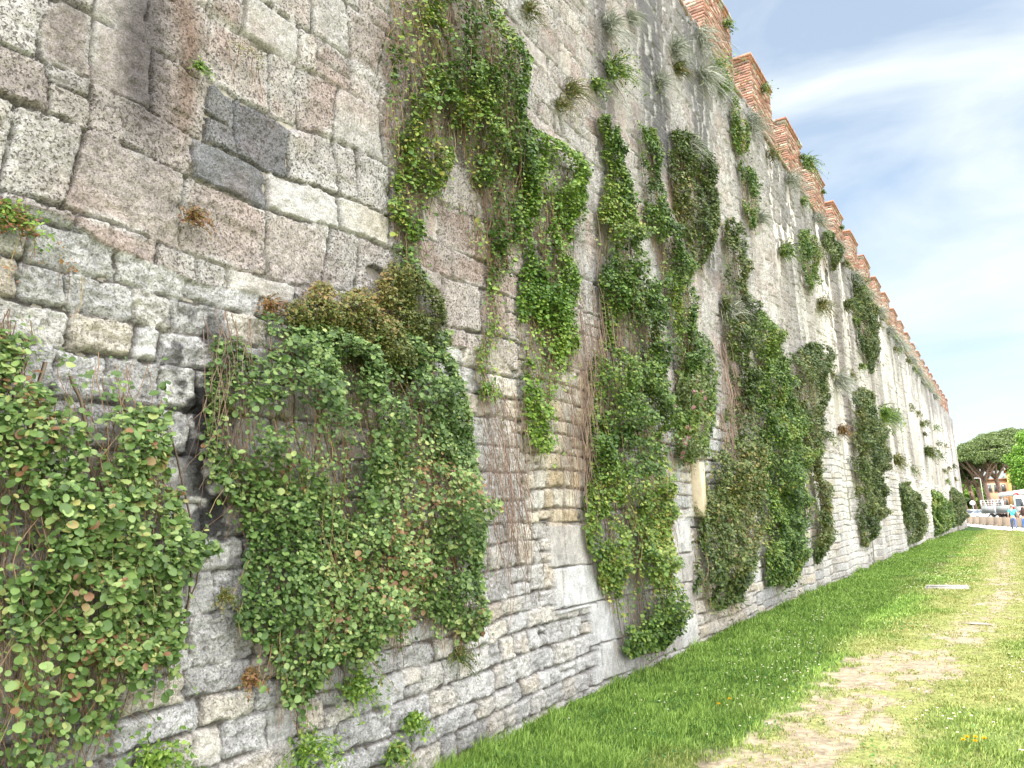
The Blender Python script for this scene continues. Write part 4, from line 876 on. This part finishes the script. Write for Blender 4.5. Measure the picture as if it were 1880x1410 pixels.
def barrier():
    A = np.array([-5.2, 112.0]); B = np.array([2.6, 70.5]); L = np.linalg.norm(B - A); d = (B - A) / L; nrm_ = np.array([-d[1], d[0]]); n = 11; k = 0; s = 0
    for k in range(n):
        a = A + d * (L * k / n + .04); b = A + d * (L * (k + 1) / n - .04); z = GF(*((a + b) / 2)) - .02
        root = thing('concrete_barrier', (*((a + b) / 2), z), 'low brown grey concrete barrier block beside the pale path, %s from the camera end' % (ORD[n - 1 - k]), 'barrier', 'concrete barrier blocks along the path')
        m = MB(); prof = [(-.30, .0), (.30, 0), (.28, .10), (.16, .30), (.11, .88), (-.11, .88), (-.16, .30), (-.28, .10)]
        V = []
        for P in (a, b):
            for (q, h) in prof: V.append((P[0] + nrm_[0] * q, P[1] + nrm_[1] * q, z + h))
        N8 = 8; V += [(*a, z + .4), (*b, z + .4)]
        Fq = [(i, (i + 1) % 8, 8 + (i + 1) % 8, 8 + i) for i in range(8)] + [(16, (i + 1) % 8, i) for i in range(8)] + [(17, 8 + i, 8 + (i + 1) % 8) for i in range(8)]
        q = .9 + .2 * hsh(k, 3, 1); m.add(V, Fq, np.array([.27, .215, .165]) * float(q)); m.build('block', M_CONC, root)
        f = MB(); c = (a + b) / 2; 
        for e in (-.3, .3):
            f = MB(); c2 = c + d * (L / n) * e; f.box((c2[0] - .345, c2[1] - .10, z + .03), (c2[0] + .345, c2[1] + .10, z + .16), (.07, .06, .055)); f.build('drain_slot', M_CONC, root)
barrier()

def wheel(root, cx, cy, z, r, w_, xf):
    m = MB(); m.tube([(cx - w_ / 2, cy, z + r), (cx - w_ / 2 + .03, cy, z + r), (cx + w_ / 2 - .03, cy, z + r), (cx + w_ / 2, cy, z + r)], [r * .93, r, r, r * .93], (.03, .03, .03), 20)
    o = m.build('wheel', M_RUBBER, root, xf=xf)
    h = MB(); h.tube([(cx - w_ / 2 - .012, cy, z + r), (cx + w_ / 2 + .012, cy, z + r)], r * .6, (.55, .55, .57), 12); hb = h.build('rim', M_METAL, root, xf=xf); hb.parent = o

def xform(x, y, z, rz):
    c, s = math.cos(rz), math.sin(rz)
    def f(V):
        V = np.asarray(V, float); return np.stack([x + V[:, 0] * c - V[:, 1] * s, y + V[:, 0] * s + V[:, 1] * c, z + V[:, 2]], 1)
    return f
def car(x, y, rz, col, label, sc=1.0):          # faces local -y
    z = GF(x, y) + .03; root = thing('parked_car', (x, y, z), label, 'car', 'parked cars beyond the barrier'); xf0 = xform(x, y, z, rz); xf = lambda V: xf0(np.asarray(V) * sc)
    b = MB(); w_ = .88
    low = [(-2.05, .28), (-2.1, .55), (-1.95, .78), (-1.0, .95), (1.9, .98), (2.05, .75), (2.08, .35), (1.9, .22), (-1.9, .2)]
    b.prism(low, -w_, w_, col)
    # rounded greenhouse
    up = [(-1.05, .93), (-.35, 1.40), (.2, 1.48), (1.1, 1.44), (1.85, .96)]
    n = len(up); V = [(-w_ * .95, a, h) if h < 1.2 else (-w_ * .74, a, h) for a, h in up] + [(w_ * .95, a, h) if h < 1.2 else (w_ * .74, a, h) for a, h in up]
    b.add(V, [(i, i + 1, n + i + 1, n + i) for i in range(n - 1)] + [(0, 1, 3, 4), (1, 2, 3), (n, n + 4, n + 3, n + 1), (n + 1, n + 3, n + 2), (0, n, n + 4, 4)], col)
    b.build('body', M_PAINT, root, xf=xf)
    g = MB(); g.add([(-.74, -.99, .99), (.74, -.99, .99), (.60, -.40, 1.385), (-.60, -.40, 1.385)], [(0, 1, 2, 3)], (.09, .12, .16)); g.build('windscreen', M_GLASS, root, xf=lambda V: xf(np.asarray(V) + [0, -.02, .015]))
    for s in (-1, 1):
        g = MB(); g.add([(s * .835, -.80, 1.0), (s * .835, 1.5, 1.0), (s * .68, .95, 1.38), (s * .68, -.25, 1.36)], [(0, 1, 2, 3)], (.07, .09, .12)); g.build('side_window', M_GLASS, root, xf=lambda V, s=s: xf(np.asarray(V) + [s * .02, 0, 0]))
        l = MB(); l.box((s * .78 - .12, -2.09, .60), (s * .78 + .10, -1.93, .76), (.75, .75, .72)); l.build('headlight', M_GLASS, root, xf=xf)
        mi = MB(); mi.box((s * .88, -.85, .95), (s * 1.04, -.72, 1.1), col); mi.build('wing_mirror', M_PAINT, root, xf=xf)
        for yy in (-1.35, 1.3): wheel(root, s * .80, yy, .0, .32, .2, xf)
    gr = MB(); gr.box((-.5, -2.125, .38), (.5, -2.09, .60), (.05, .05, .055)); gr.build('grille', M_METAL, root, xf=xf)
    return root
car(-2.05, 121.0, .18, (.80, .80, .80), 'white car facing the camera behind the barrier, left of the truck')
car(-3.9, 126.0, .9, (.62, .58, .52), 'beige car partly behind the vines at the far end of the wall')

def truck():
    x, y = 0.80, 104.0; z = GF(x, y) + .03; rz = -2.52; root = thing('crane_truck', (x, y, z), 'white truck with grey open load bed and red crane behind the cab', 'truck'); xt = xform(x, y, z, rz); xf = lambda V: xt(np.asarray(V, float) * 1.1)
    # local: front at +y after rotation -> cab on the right in view
    ch = MB(); ch.box((-.45, -3.0, .62), (.45, 3.0, .85), (.08, .08, .09)); ch.build('chassis', M_METAL, root, xf=xf)
    bd = MB()
    bd.box((-1.15, -3.2, .95), (1.15, 1.0, 1.05), (.30, .30, .30))
    for s in (-1, 1):
        bd.box((s * 1.17 - .03, -3.2, 1.052), (s * 1.17 + .03, -1.2, 1.75), (.33, .335, .335)); bd.box((s * 1.17 - .03, -.95, 1.052), (s * 1.17 + .03, 1.0, 1.75), (.33, .335, .335))
        for q in np.arange(-3.1, 1.0, .28): bd.box((s * 1.205 - .006 * s - .008, q, 1.08), (s * 1.205 + .012, q + .03, 1.72), (.27, .28, .28))
    bd.box((-1.14, -3.26, 1.052), (1.14, -3.202, 1.75), (.33, .335, .335)); bd.build('load_bed', M_METAL, root, xf=xf)
    po = MB()
    for s in (-1, 1):
        po.box((s * 1.18 - .06, -1.19, .9), (s * 1.18 + .06, -.96, 2.0), (.78, .78, .78))
        po.box((s * 1.18 - .03, -3.25, 1.76), (s * 1.18 + .03, -3.15, 2.35), (.75, .75, .75))
    for zz in (1.85, 2.1, 2.35): po.box((-1.15, -3.23, zz), (1.15, -3.18, zz + .03), (.75, .75, .75))
    for q in np.linspace(-1.1, 1.1, 7): po.box((q - .015, -3.22, 1.76), (q + .015, -3.19, 2.34), (.75, .75, .75))
    po.build('rail', M_METAL, root, xf=xf)
    cr = MB(); cr.box((-.35, 1.1, .9), (.35, 1.6, 2.6), (.60, .05, .04)); cr.tube([(0, 1.3, 2.55), (.25, 1.2, 2.95), (.7, 1.35, 2.85)], [.12, .10, .07], (.62, .06, .05), 8); cr.tube([(0, 1.3, 1.3), (.05, .5, 2.4)], .06, (.2, .2, .2), 8)
    cr.box((-.9, 1.15, 1.3), (.9, 1.5, 1.6), (.60, .05, .04)); cr.build('crane', M_PAINT, root, xf=xf)
    cb = MB(); cb.prism([(1.75, .7), (1.75, 2.55), (1.95, 2.68), (3.0, 2.62), (3.35, 1.6), (3.45, 1.4), (3.45, .6), (1.9, .6)], -1.12, 1.12, (.80, .80, .80)); cab = cb.build('cab', M_PAINT, root, xf=xf)
    w = MB(); w.add([(-1.0, 3.37, 1.62), (1.0, 3.37, 1.62), (.95, 3.06, 2.5), (-.95, 3.06, 2.5)], [(0, 1, 2, 3)], (.12, .15, .18)); q = w.build('windscreen', M_GLASS, root, xf=lambda V: xf(np.asarray(V) + [0, .03, 0])); 
    for s in (-1, 1):
        w = MB(); w.add([(s * 1.13, 2.05, 1.6), (s * 1.13, 3.2, 1.6), (s * 1.13, 2.95, 2.4), (s * 1.13, 2.05, 2.4)], [(0, 1, 2, 3)], (.10, .13, .16)); w.build('side_window', M_GLASS, root, xf=xf)
        mm = MB(); mm.box((s * 1.25, 3.1, 1.6), (s * 1.42, 3.2, 2.2), (.05, .05, .05)); mm.build('wing_mirror', M_METAL, root, xf=xf)
        h = MB(); h.box((s * .85 - .18, 3.455, .85), (s * .85 + .18, 3.48, 1.05), (.7, .7, .68)); h.build('headlight', M_GLASS, root, xf=xf)
        for yy in (-2.0, -1.0, 2.55): wheel(root, s * .98, yy, 0, .47, .3, xf)
    g = MB(); g.box((-.7, 3.455, 1.05), (.7, 3.475, 1.4), (.1, .1, .1)); g.build('grille', M_METAL, root, xf=xf)
truck()

# white roofed shelter behind the truck, pale garden wall
m = MB(); x, y = 3.6, 112.0; root = thing('white_canopy', (x, y, GF(x, y)), 'large white canopy roof rising to the right behind the truck', 'canopy')
m.add([(x - 4.0, y - 3, 3.15), (x + 5, y - 3, 4.3), (x + 5, y + 3, 4.3), (x - 4.0, y + 3, 3.15), (x - 4.0, y - 3, 2.75), (x + 5, y - 3, 3.0), (x + 5, y + 3, 3.0), (x - 4.0, y + 3, 2.75)],
      [(0, 1, 2, 3), (7, 6, 5, 4), (0, 4, 5, 1), (1, 5, 6, 2), (2, 6, 7, 3), (3, 7, 4, 0)], (.80, .80, .78)); m.build('canopy_roof', M_PAINT, root)
for (dx, dy) in ((-3.7, -2.7), (4.7, -2.7), (4.7, 2.7), (-3.7, 2.7)):
    p = MB(); p.tube([(x + dx, y + dy, GF(x, y)), (x + dx, y + dy, 2.74 if dx < 0 else 2.98)], .06, (.7, .7, .7), 10); p.build('post', M_METAL, root)
m = MB(); V = []
a = at_y(1764, 930, 140); b = at_y(1812, 930, 140)
m.box((a[0] - 2, 140, -.3), (b[0] + .5, 140.3, 1.15), (.78, .77, .74)); m.box((a[0] - 2.05, 139.95, 1.152), (b[0] + .55, 140.35, 1.24), (.72, .71, .68))
tag(m.build('garden_wall', M_PLASTER, origin=(a[0], 140, -.3)), 'low white garden wall behind the white car at the foot of the pines', 'wall')

def building():
    x0, x1, y0, y1 = -2.4, 2.1, 166.0, 178.0
    root = thing('orange_house', (0, 166, -.3), 'orange and pink plastered building with a gabled end behind the pines', 'building')
    m = MB(); m.box((-2.6, 166, -.3), (1.0, 176, 6.4), (.62, .36, .24)); m.box((1.002, 165.2, -.3), (3.9, 175.2, 7.9), (.66, .42, .18)); m.build('wall', M_PLASTER, root)
    g = MB(); g.prism([(.9, 7.902), (4.0, 7.902), (2.45, 9.3)], 165.0, 175.4, (.62, .38, .17), axis=1); g.build('gable', M_PLASTER, root)
    r = MB(); r.prism([(.7, 7.8), (2.45, 9.4), (4.2, 7.8), (4.2, 7.95), (2.45, 9.6), (.7, 7.95)], 164.8, 175.6, (.34, .17, .10), axis=1); r.box((-2.9, 165.7, 6.402), (.98, 176.3, 6.6), (.34, .17, .10)); r.build('roof', M_BRICK, root)
    for (wx, wz) in [(-1.9, 4.9), (-.8, 4.9), (.3, 4.9), (-1.9, 2.2), (-.8, 2.2), (.3, 2.2)]:
        f = MB(); f.box((wx - .42, 165.92, wz - .7), (wx + .42, 165.998, wz + .7), (.55, .48, .42)); fo = f.build('window', M_PLASTER, root)
        p = MB(); p.box((wx - .33, 165.89, wz - .62), (wx + .33, 165.918, wz + .62), (.10, .11, .12)); po = p.build('pane', M_GLASS, root); po.parent = fo
    for wx in (1.8, 3.1):
        f = MB(); f.box((wx - .22, 165.12, 3), (wx + .22, 165.198, 7.2), (.50, .28, .12)); f.build('window', M_PLASTER, root)
building()

def leafcloud(P, size, hue, seed, r):
    m = len(P); N = r.normal(0, .7, (m, 3)) + [0, -.2, .5]; T = r.normal(0, 1, (m, 3))
    return leaf_arrays(P, N, T, size * r.uniform(.6, 1.3, m), T_OVAL * [1, 1.3, 1], F_OVAL, pal(np.clip(r.random(m), 0, 1), GREENS[hue] if isinstance(hue, str) else hue))
def pine(x, y, h, cr, lean, label, seed):
    r = np.random.default_rng(seed); z = -.3; root = thing('umbrella_pine', (x, y, z), label, 'tree', 'umbrella pines beyond the end of the wall')
    m = MB(); base = np.array([x, y, z]); fork = base + [lean * .55, 0, h * .52]; c = np.array([.30, .20, .165])
    m.tube([base, base + [lean * .22, .1, h * .25], fork], [.42, .34, .30], c, 10)
    tips = []
    for k in range(6):
        a = k * 1.05 + r.uniform(-.3, .3); e = fork + [math.cos(a) * cr * .55 + lean * .3, math.sin(a) * cr * .55, h * .28 + r.uniform(-.4, .4)]
        mid = (fork + e) / 2 + [0, 0, -.25]; m.tube([fork - [0, 0, .3], mid, e], [.22, .15, .07], c * r.uniform(.8, 1.1), 7); tips.append(e)
        for q in range(3):
            e2 = e + [r.normal(0, cr * .22), r.normal(0, cr * .22), h * .08]; m.tube([mid, (mid + e2) / 2 + [0, 0, .1], e2], [.09, .07, .03], c, 5)
    m.build('trunk', M_BARK, root)
    cen = fork + [lean * .35, 0, h * .30]; n = 84; P = []
    for k in range(n):                     # cushion clumps over a flat dome
        a = r.uniform(0, 6.28); q = math.sqrt(r.random()); px = cen + [math.cos(a) * q * cr, math.sin(a) * q * cr, (1 - q ** 2.2) * h * .17 - .15 * h * q * .25 + r.uniform(-.5, .3)]
        rad = r.uniform(.55, 1.05) * cr * .26; mm = 620; d = norm(r.normal(0, 1, (mm, 3))); d[:, 2] = np.abs(d[:, 2]) * 1.0 - .25
        P.append(px + d * rad * (r.random((mm, 1)) ** .33) * [1, 1, .72])
    P = np.concatenate(P)
    V, F, C = leafcloud(P, .20, [(0, (.05, .085, .03)), (.6, (.13, .19, .055)), (1, (.25, .31, .10))], seed, r); npmesh('crown', V, F, M_LEAF, C, root)
PX = [(1777, 150, 8.5, 4.0, -1.6, 'umbrella pine nearest the wall end, leftmost of the pines'), (1793, 156, 11.0, 4.4, -1.2, 'second umbrella pine from the wall end'), (1806, 146, 10.2, 4.2, -.8, 'third umbrella pine from the wall end, behind the lamp post'),
      (1822, 140, 11.2, 4.8, -1.0, 'umbrella pine with the forked trunk left of the orange gable'), (1846, 142, 12.4, 5.2, -1.2, 'tall umbrella pine before the orange building'), (1866, 152, 14.4, 6.0, .4, 'tallest umbrella pine, rightmost, behind the bright green tree')]
for k, (px, y, h, cr, ln, lab) in enumerate(PX): pine(at_y(px, 935, y)[0], y, h, cr, ln, lab, 700 + k)

def broadleaf(x, y, h, cr, hue, label, seed, cat='tree', name='leafy_tree', low=.15, n=46, ls=.22, group=None, per=420):
    r = np.random.default_rng(seed); z = -.3; root = thing(name, (x, y, z), label, cat, group); m = MB()
    m.tube([(x, y, z), (x + .1, y, z + h * .35), (x, y + .1, z + h * .75)], [.22, .17, .06], (.16, .12, .09), 9)
    for k in range(5):
        a = k * 1.26; m.tube([(x + .05, y, z + h * (.2 + .08 * k)), (x + math.cos(a) * cr * .6, y + math.sin(a) * cr * .6, z + h * (.4 + .09 * k))], [.09, .03], (.16, .12, .09), 6)
    m.build('trunk', M_BARK, root); P = []
    for k in range(n):
        t = r.random(); zz = h * (low + (1 - low) * t); rr = cr * math.sin(math.pi * min(1, .16 + .80 * t)) ** .7; a = r.uniform(0, 6.28); q = r.uniform(.45, .92)
        c = np.array([x + math.cos(a) * rr * q, y + math.sin(a) * rr * q, z + zz - .2]); d = norm(r.normal(0, 1, (per, 3))); P.append(c + d * cr * .30 * r.random((per, 1)) ** .4)
    V, F, C = leafcloud(np.concatenate(P), ls, hue, seed, r); npmesh('crown', V, F, M_LEAF, C, root)
broadleaf(at_y(1896, 880, 125)[0], 125, 11.6, 2.9, [(0, (.07, .17, .02)), (.5, (.14, .30, .03)), (1, (.27, .42, .06))], 'bright lime green leafy tree at the right edge of the photo', 801, n=80, low=.36)
BK = [(1772, 185, 7, 4, 'dark', 'dark tree behind the leftmost pine trunks'), (1785, 180, 6.5, 3.2, 'bright', 'yellow green bushy tree seen between the pine trunks beside the sign'), (1795, 190, 8.5, 3.6, 'fresh', 'mid green tree seen between the pine trunks above the sign'),
      (1801, 172, 5.0, 2.6, 'bright', 'low bright bush behind the lamp post'), (1766, 170, 5.0, 3.0, 'bright', 'bright bush half hidden by the wall end'), (1880, 186, 9.5, 4.5, 'dark', 'dark tree behind the canopy at the right edge')]
for k, (px, y, h, cr, hue, lab) in enumerate(BK): broadleaf(at_y(px, 935, y)[0], y, h, cr, hue, lab, 820 + k, n=34, ls=.34, low=.02, group='trees behind the pines', per=300)

# lamp post, road sign
a = at_y(1808, 934, 118); x, y = a[0], 118; z = GF(x, y)
root = thing('street_lamp', (x, y, z), 'tall pale grey street lamp before the pine trunks', 'street lamp')
p = MB(); p.tube([(x, y, z), (x, y, z + .8)], .09, (.45, .50, .42), 10); p.tube([(x, y, z + .8), (x, y, z + 5.6)], [.045, .03], (.45, .50, .42), 10); p.build('pole', M_METAL, root)
p = MB(); p.tube([(x, y, z + 5.55), (x - .15, y, z + 5.68), (x - .3, y, z + 5.7)], .03, (.62, .64, .60), 8); p.build('arm', M_METAL, root)
p = MB(); p.box((x - .72, y - .12, z + 5.64), (x - .28, y + .12, z + 5.74), (.5, .5, .5)); p.build('lamp_head', M_METAL, root)
a = at_y(1787, 934, 122); x, y = a[0], 122; z = GF(x, y)
root = thing('road_sign', (x, y, z), 'round white road sign on a post seen from the back', 'sign')
p = MB(); p.tube([(x, y, z), (x, y, z + 2.75)], .035, (.55, .55, .55), 8); p.build('pole', M_METAL, root)
p = MB(); p.tube([(x, y - .07, z + 2.45), (x, y - .045, z + 2.45)], .33, (.80, .80, .80), 20); p.build('sign_face', M_METAL, root)
# thin white post by the truck
a = at_y(1811, 934, 116); x, y = a[0], 116; z = GF(x, y); p = MB(); p.tube([(x, y, z), (x, y, z + 2.3)], .045, (.75, .75, .75), 8); p.tube([(x, y, z + 2.3), (x, y, z + 2.36)], .06, (.7, .7, .7), 8)
tag(p.build('bollard_post', M_METAL, origin=(x, y, z)), 'slim white post standing left of the truck bed', 'post')

# ------------------------------------------------------------------ people
def skin_obj(name, nodes, edges, mat, col, parent, sub=1):
    me = bpy.data.meshes.new(name); me.from_pydata([n[:3] for n in nodes], edges, []); me.materials.append(mat)
    o = bpy.data.objects.new(name, me); COL.objects.link(o); o.parent = parent
    md = o.modifiers.new('Skin', 'SKIN'); md.use_smooth_shade = True
    if not me.skin_vertices: bpy.context.view_layer.update()
    sk = me.skin_vertices[0].data if me.skin_vertices else None
    if sk is None:
        return o
    for i, n in enumerate(nodes): sk[i].radius = (n[3], n[4] if len(n) > 4 else n[3]); sk[i].use_root = (i == 0)
    s = o.modifiers.new('Sub', 'SUBSURF'); s.levels = sub; s.render_levels = sub
    return o
def flat(name, rgb, rough=.8):
    m, n, b = newmat(name); b.inputs['Base Color'].default_value = (*rgb, 1); b.inputs['Roughness'].default_value = rough; return m
def limb_fingers(nodes, edges, wrist, hand, dirv, side):
    w0 = np.array(nodes[wrist][:3]); d = norm(np.array(dirv)); s = np.array([0, 1.0, 0]); pi = len(nodes); nodes.append((*(w0 + d * .05), .028, .016)); edges.append((wrist, pi))
    for k, (o, l) in enumerate(((-.026, .075), (-.009, .085), (.009, .08), (.026, .062))):
        a = len(nodes); nodes.append((*(w0 + d * .095 + s * o), .009)); nodes.append((*(w0 + d * (.095 + l * .55) + s * o + np.array([side * -.010, 0, 0])), .0085)); nodes.append((*(w0 + d * (.095 + l) + s * o + np.array([side * -.028, 0, 0])), .008))
        edges += [(pi, a), (a, a + 1), (a + 1, a + 2)]
    a = len(nodes); nodes.append((*(w0 + d * .06 + np.array([0, -.035, 0])), .010)); nodes.append((*(w0 + d * .10 + np.array([-side * .012, -.052, 0])), .009)); edges += [(pi, a), (a, a + 1)]

def person(x, y, facing, label, sc, shirt, trousers, hair, longhair, skin, cap=None, strap=False, reach=0, sleeves=.55):
    # built facing +y (walking away); reach: +1 / -1 the side whose hand is held out
    z = GF(x, y) + .035; root = thing('person', (x, y, z), label, 'person', 'people walking on the pale path'); root.rotation_euler = (0, 0, facing); root.scale = (sc, sc, sc)
    nd = [(0, 0, .95, .135, .10), (0, .0, 1.12, .12, .09), (0, 0.01, 1.32, .16, .10), (0, 0, 1.46, .075, .065), (0, .01, 1.53, .052), (0, .02, 1.60, .07, .085), (0, .025, 1.68, .078, .098), (0, .02, 1.75, .055, .065)]
    ed = [(0, 1), (1, 2), (2, 3), (3, 4), (4, 5), (5, 6), (6, 7)]
    legs = []
    for s, st in ((-1, .22), (1, -.20)):
        a = len(nd); nd += [(s * .095, 0, .86, .092), (s * .10, st * .42 + .02, .50, .058), (s * .10, st * .9 - (.08 if st < 0 else 0), .10 + (.03 if st < 0 else 0), .038), (s * .105, st * .9 + .13 - (.08 if st < 0 else 0), .035, .035, .03)]
        ed += [(0, a), (a, a + 1), (a + 1, a + 2), (a + 2, a + 3)]; legs.append(a)
    arms = []
    for s in (-1, 1):
        a = len(nd); r_out = .16 if s == reach else .0
        el = (s * (.25 + r_out * .4), -.03 + .05 * s, 1.14); wr = (s * (.27 + r_out), .05 + .08 * s, .90 + r_out * .1)
        nd += [(s * .185, 0, 1.41, .055), (*el, .040), (*wr, .026)]; ed += [(2, a), (a, a + 1), (a + 1, a + 2)]; arms.append(a)
        limb_fingers(nd, ed, a + 2, None, (s * .1, .15, -1), s)
    skin_obj('body', nd, ed, flat('skin_tone', skin, .55), None, root, 1)
    # clothes
    sh = [(0, 0, .93, .150, .115), (0, 0, 1.12, .135, .105), (0, .01, 1.32, .175, .115), (0, 0, 1.44, .085, .075)]; se = [(0, 1), (1, 2), (2, 3)]
    for s, a in zip((-1, 1), arms):
        p0 = np.array(nd[a][:3]); p1 = p0 + (np.array(nd[a + 1][:3]) - p0) * sleeves; k = len(sh); sh += [(*p0, .068), (*p1, .058)]; se += [(2, k), (k, k + 1)]
    skin_obj('shirt', sh, se, flat('shirt_cloth', shirt), None, root, 1)
    tr = [(0, 0, .97, .150, .118), (0, 0, .90, .145, .12)]; te = [(0, 1)]
    for a in legs: k = len(tr); tr += [(*nd[a][:3], .108), (*nd[a + 1][:3], .076), (*(np.array(nd[a + 2][:3]) + [0, 0, .03]), .058)]; te += [(1, k), (k, k + 1), (k + 1, k + 2)]
    skin_obj('trousers', tr, te, flat('denim', trousers), None, root, 1)
    for a in legs:
        p = np.array(nd[a + 2][:3]); skin_obj('shoe', [(*(p + [0, -.03, -.045]), .045), (*(p + [0, .06, -.055]), .045, .035), (*(p + [0, .16, -.06]), .038, .026)], [(0, 1), (1, 2)], flat('shoe_leather', (.5, .5, .5)), None, root, 1)
    hm = flat('hair_colour', hair, .6)
    hn = [(0, -.01, 1.72, .088, .105), (0, -.02, 1.64, .085, .085)]; he = [(0, 1)]
    if longhair: hn += [(0, -.07, 1.50, .13, .07), (0, -.09, 1.30, .15, .07), (0, -.09, 1.12, .12, .05)]; he += [(1, 2), (2, 3), (3, 4)]
    skin_obj('hair', hn, he, hm, None, root, 1)
    hd = MB()                               # face details
    for s in (-1, 1): hd.box((s * .032 - .010, .108, 1.662), (s * .032 + .010, .116, 1.672), (.03, .02, .02)); hd.box((s * .084 - .010, .0, 1.62), (s * .084 + .010, .04, 1.68), skin)
    hd.box((-.011, .105, 1.615), (.011, .132, 1.655), skin, taper=(.5, .5)); hd.box((-.025, .100, 1.578), (.025, .110, 1.588), (.40, .14, .12))
    f = hd.build('face', M_SKIN); f.parent = root
    if cap: skin_obj('cap', [(0, .01, 1.77, .088, .108), (0, .03, 1.80, .06, .08)], [(0, 1)], flat('cap_cloth', cap), None, root, 1)
    if strap:
        sp = MB(); sp.tube([(-.16, -.075, 1.44), (-.05, -.125, 1.30), (.10, -.125, 1.10), (.15, -.06, 1.0)], .014, (.04, .04, .05), 6); f = sp.build('shoulder_strap', M_CLOTH); f.parent = root
    return root
person(.40, 66.0, .08, 'person in turquoise t-shirt, jeans and pale cap with diagonal strap, walking away', 1.04, (.10, .58, .66), (.10, .15, .30), (.10, .07, .05), False, (.50, .33, .25), cap=(.75, .74, .70), strap=True, reach=1)
person(1.07, 66.3, -.08, 'person with long dark hair and bright blue jeans at the right edge, walking away', .97, (.09, .055, .05), (.10, .22, .50), (.045, .025, .02), True, (.50, .33, .25), reach=-1, sleeves=.45)
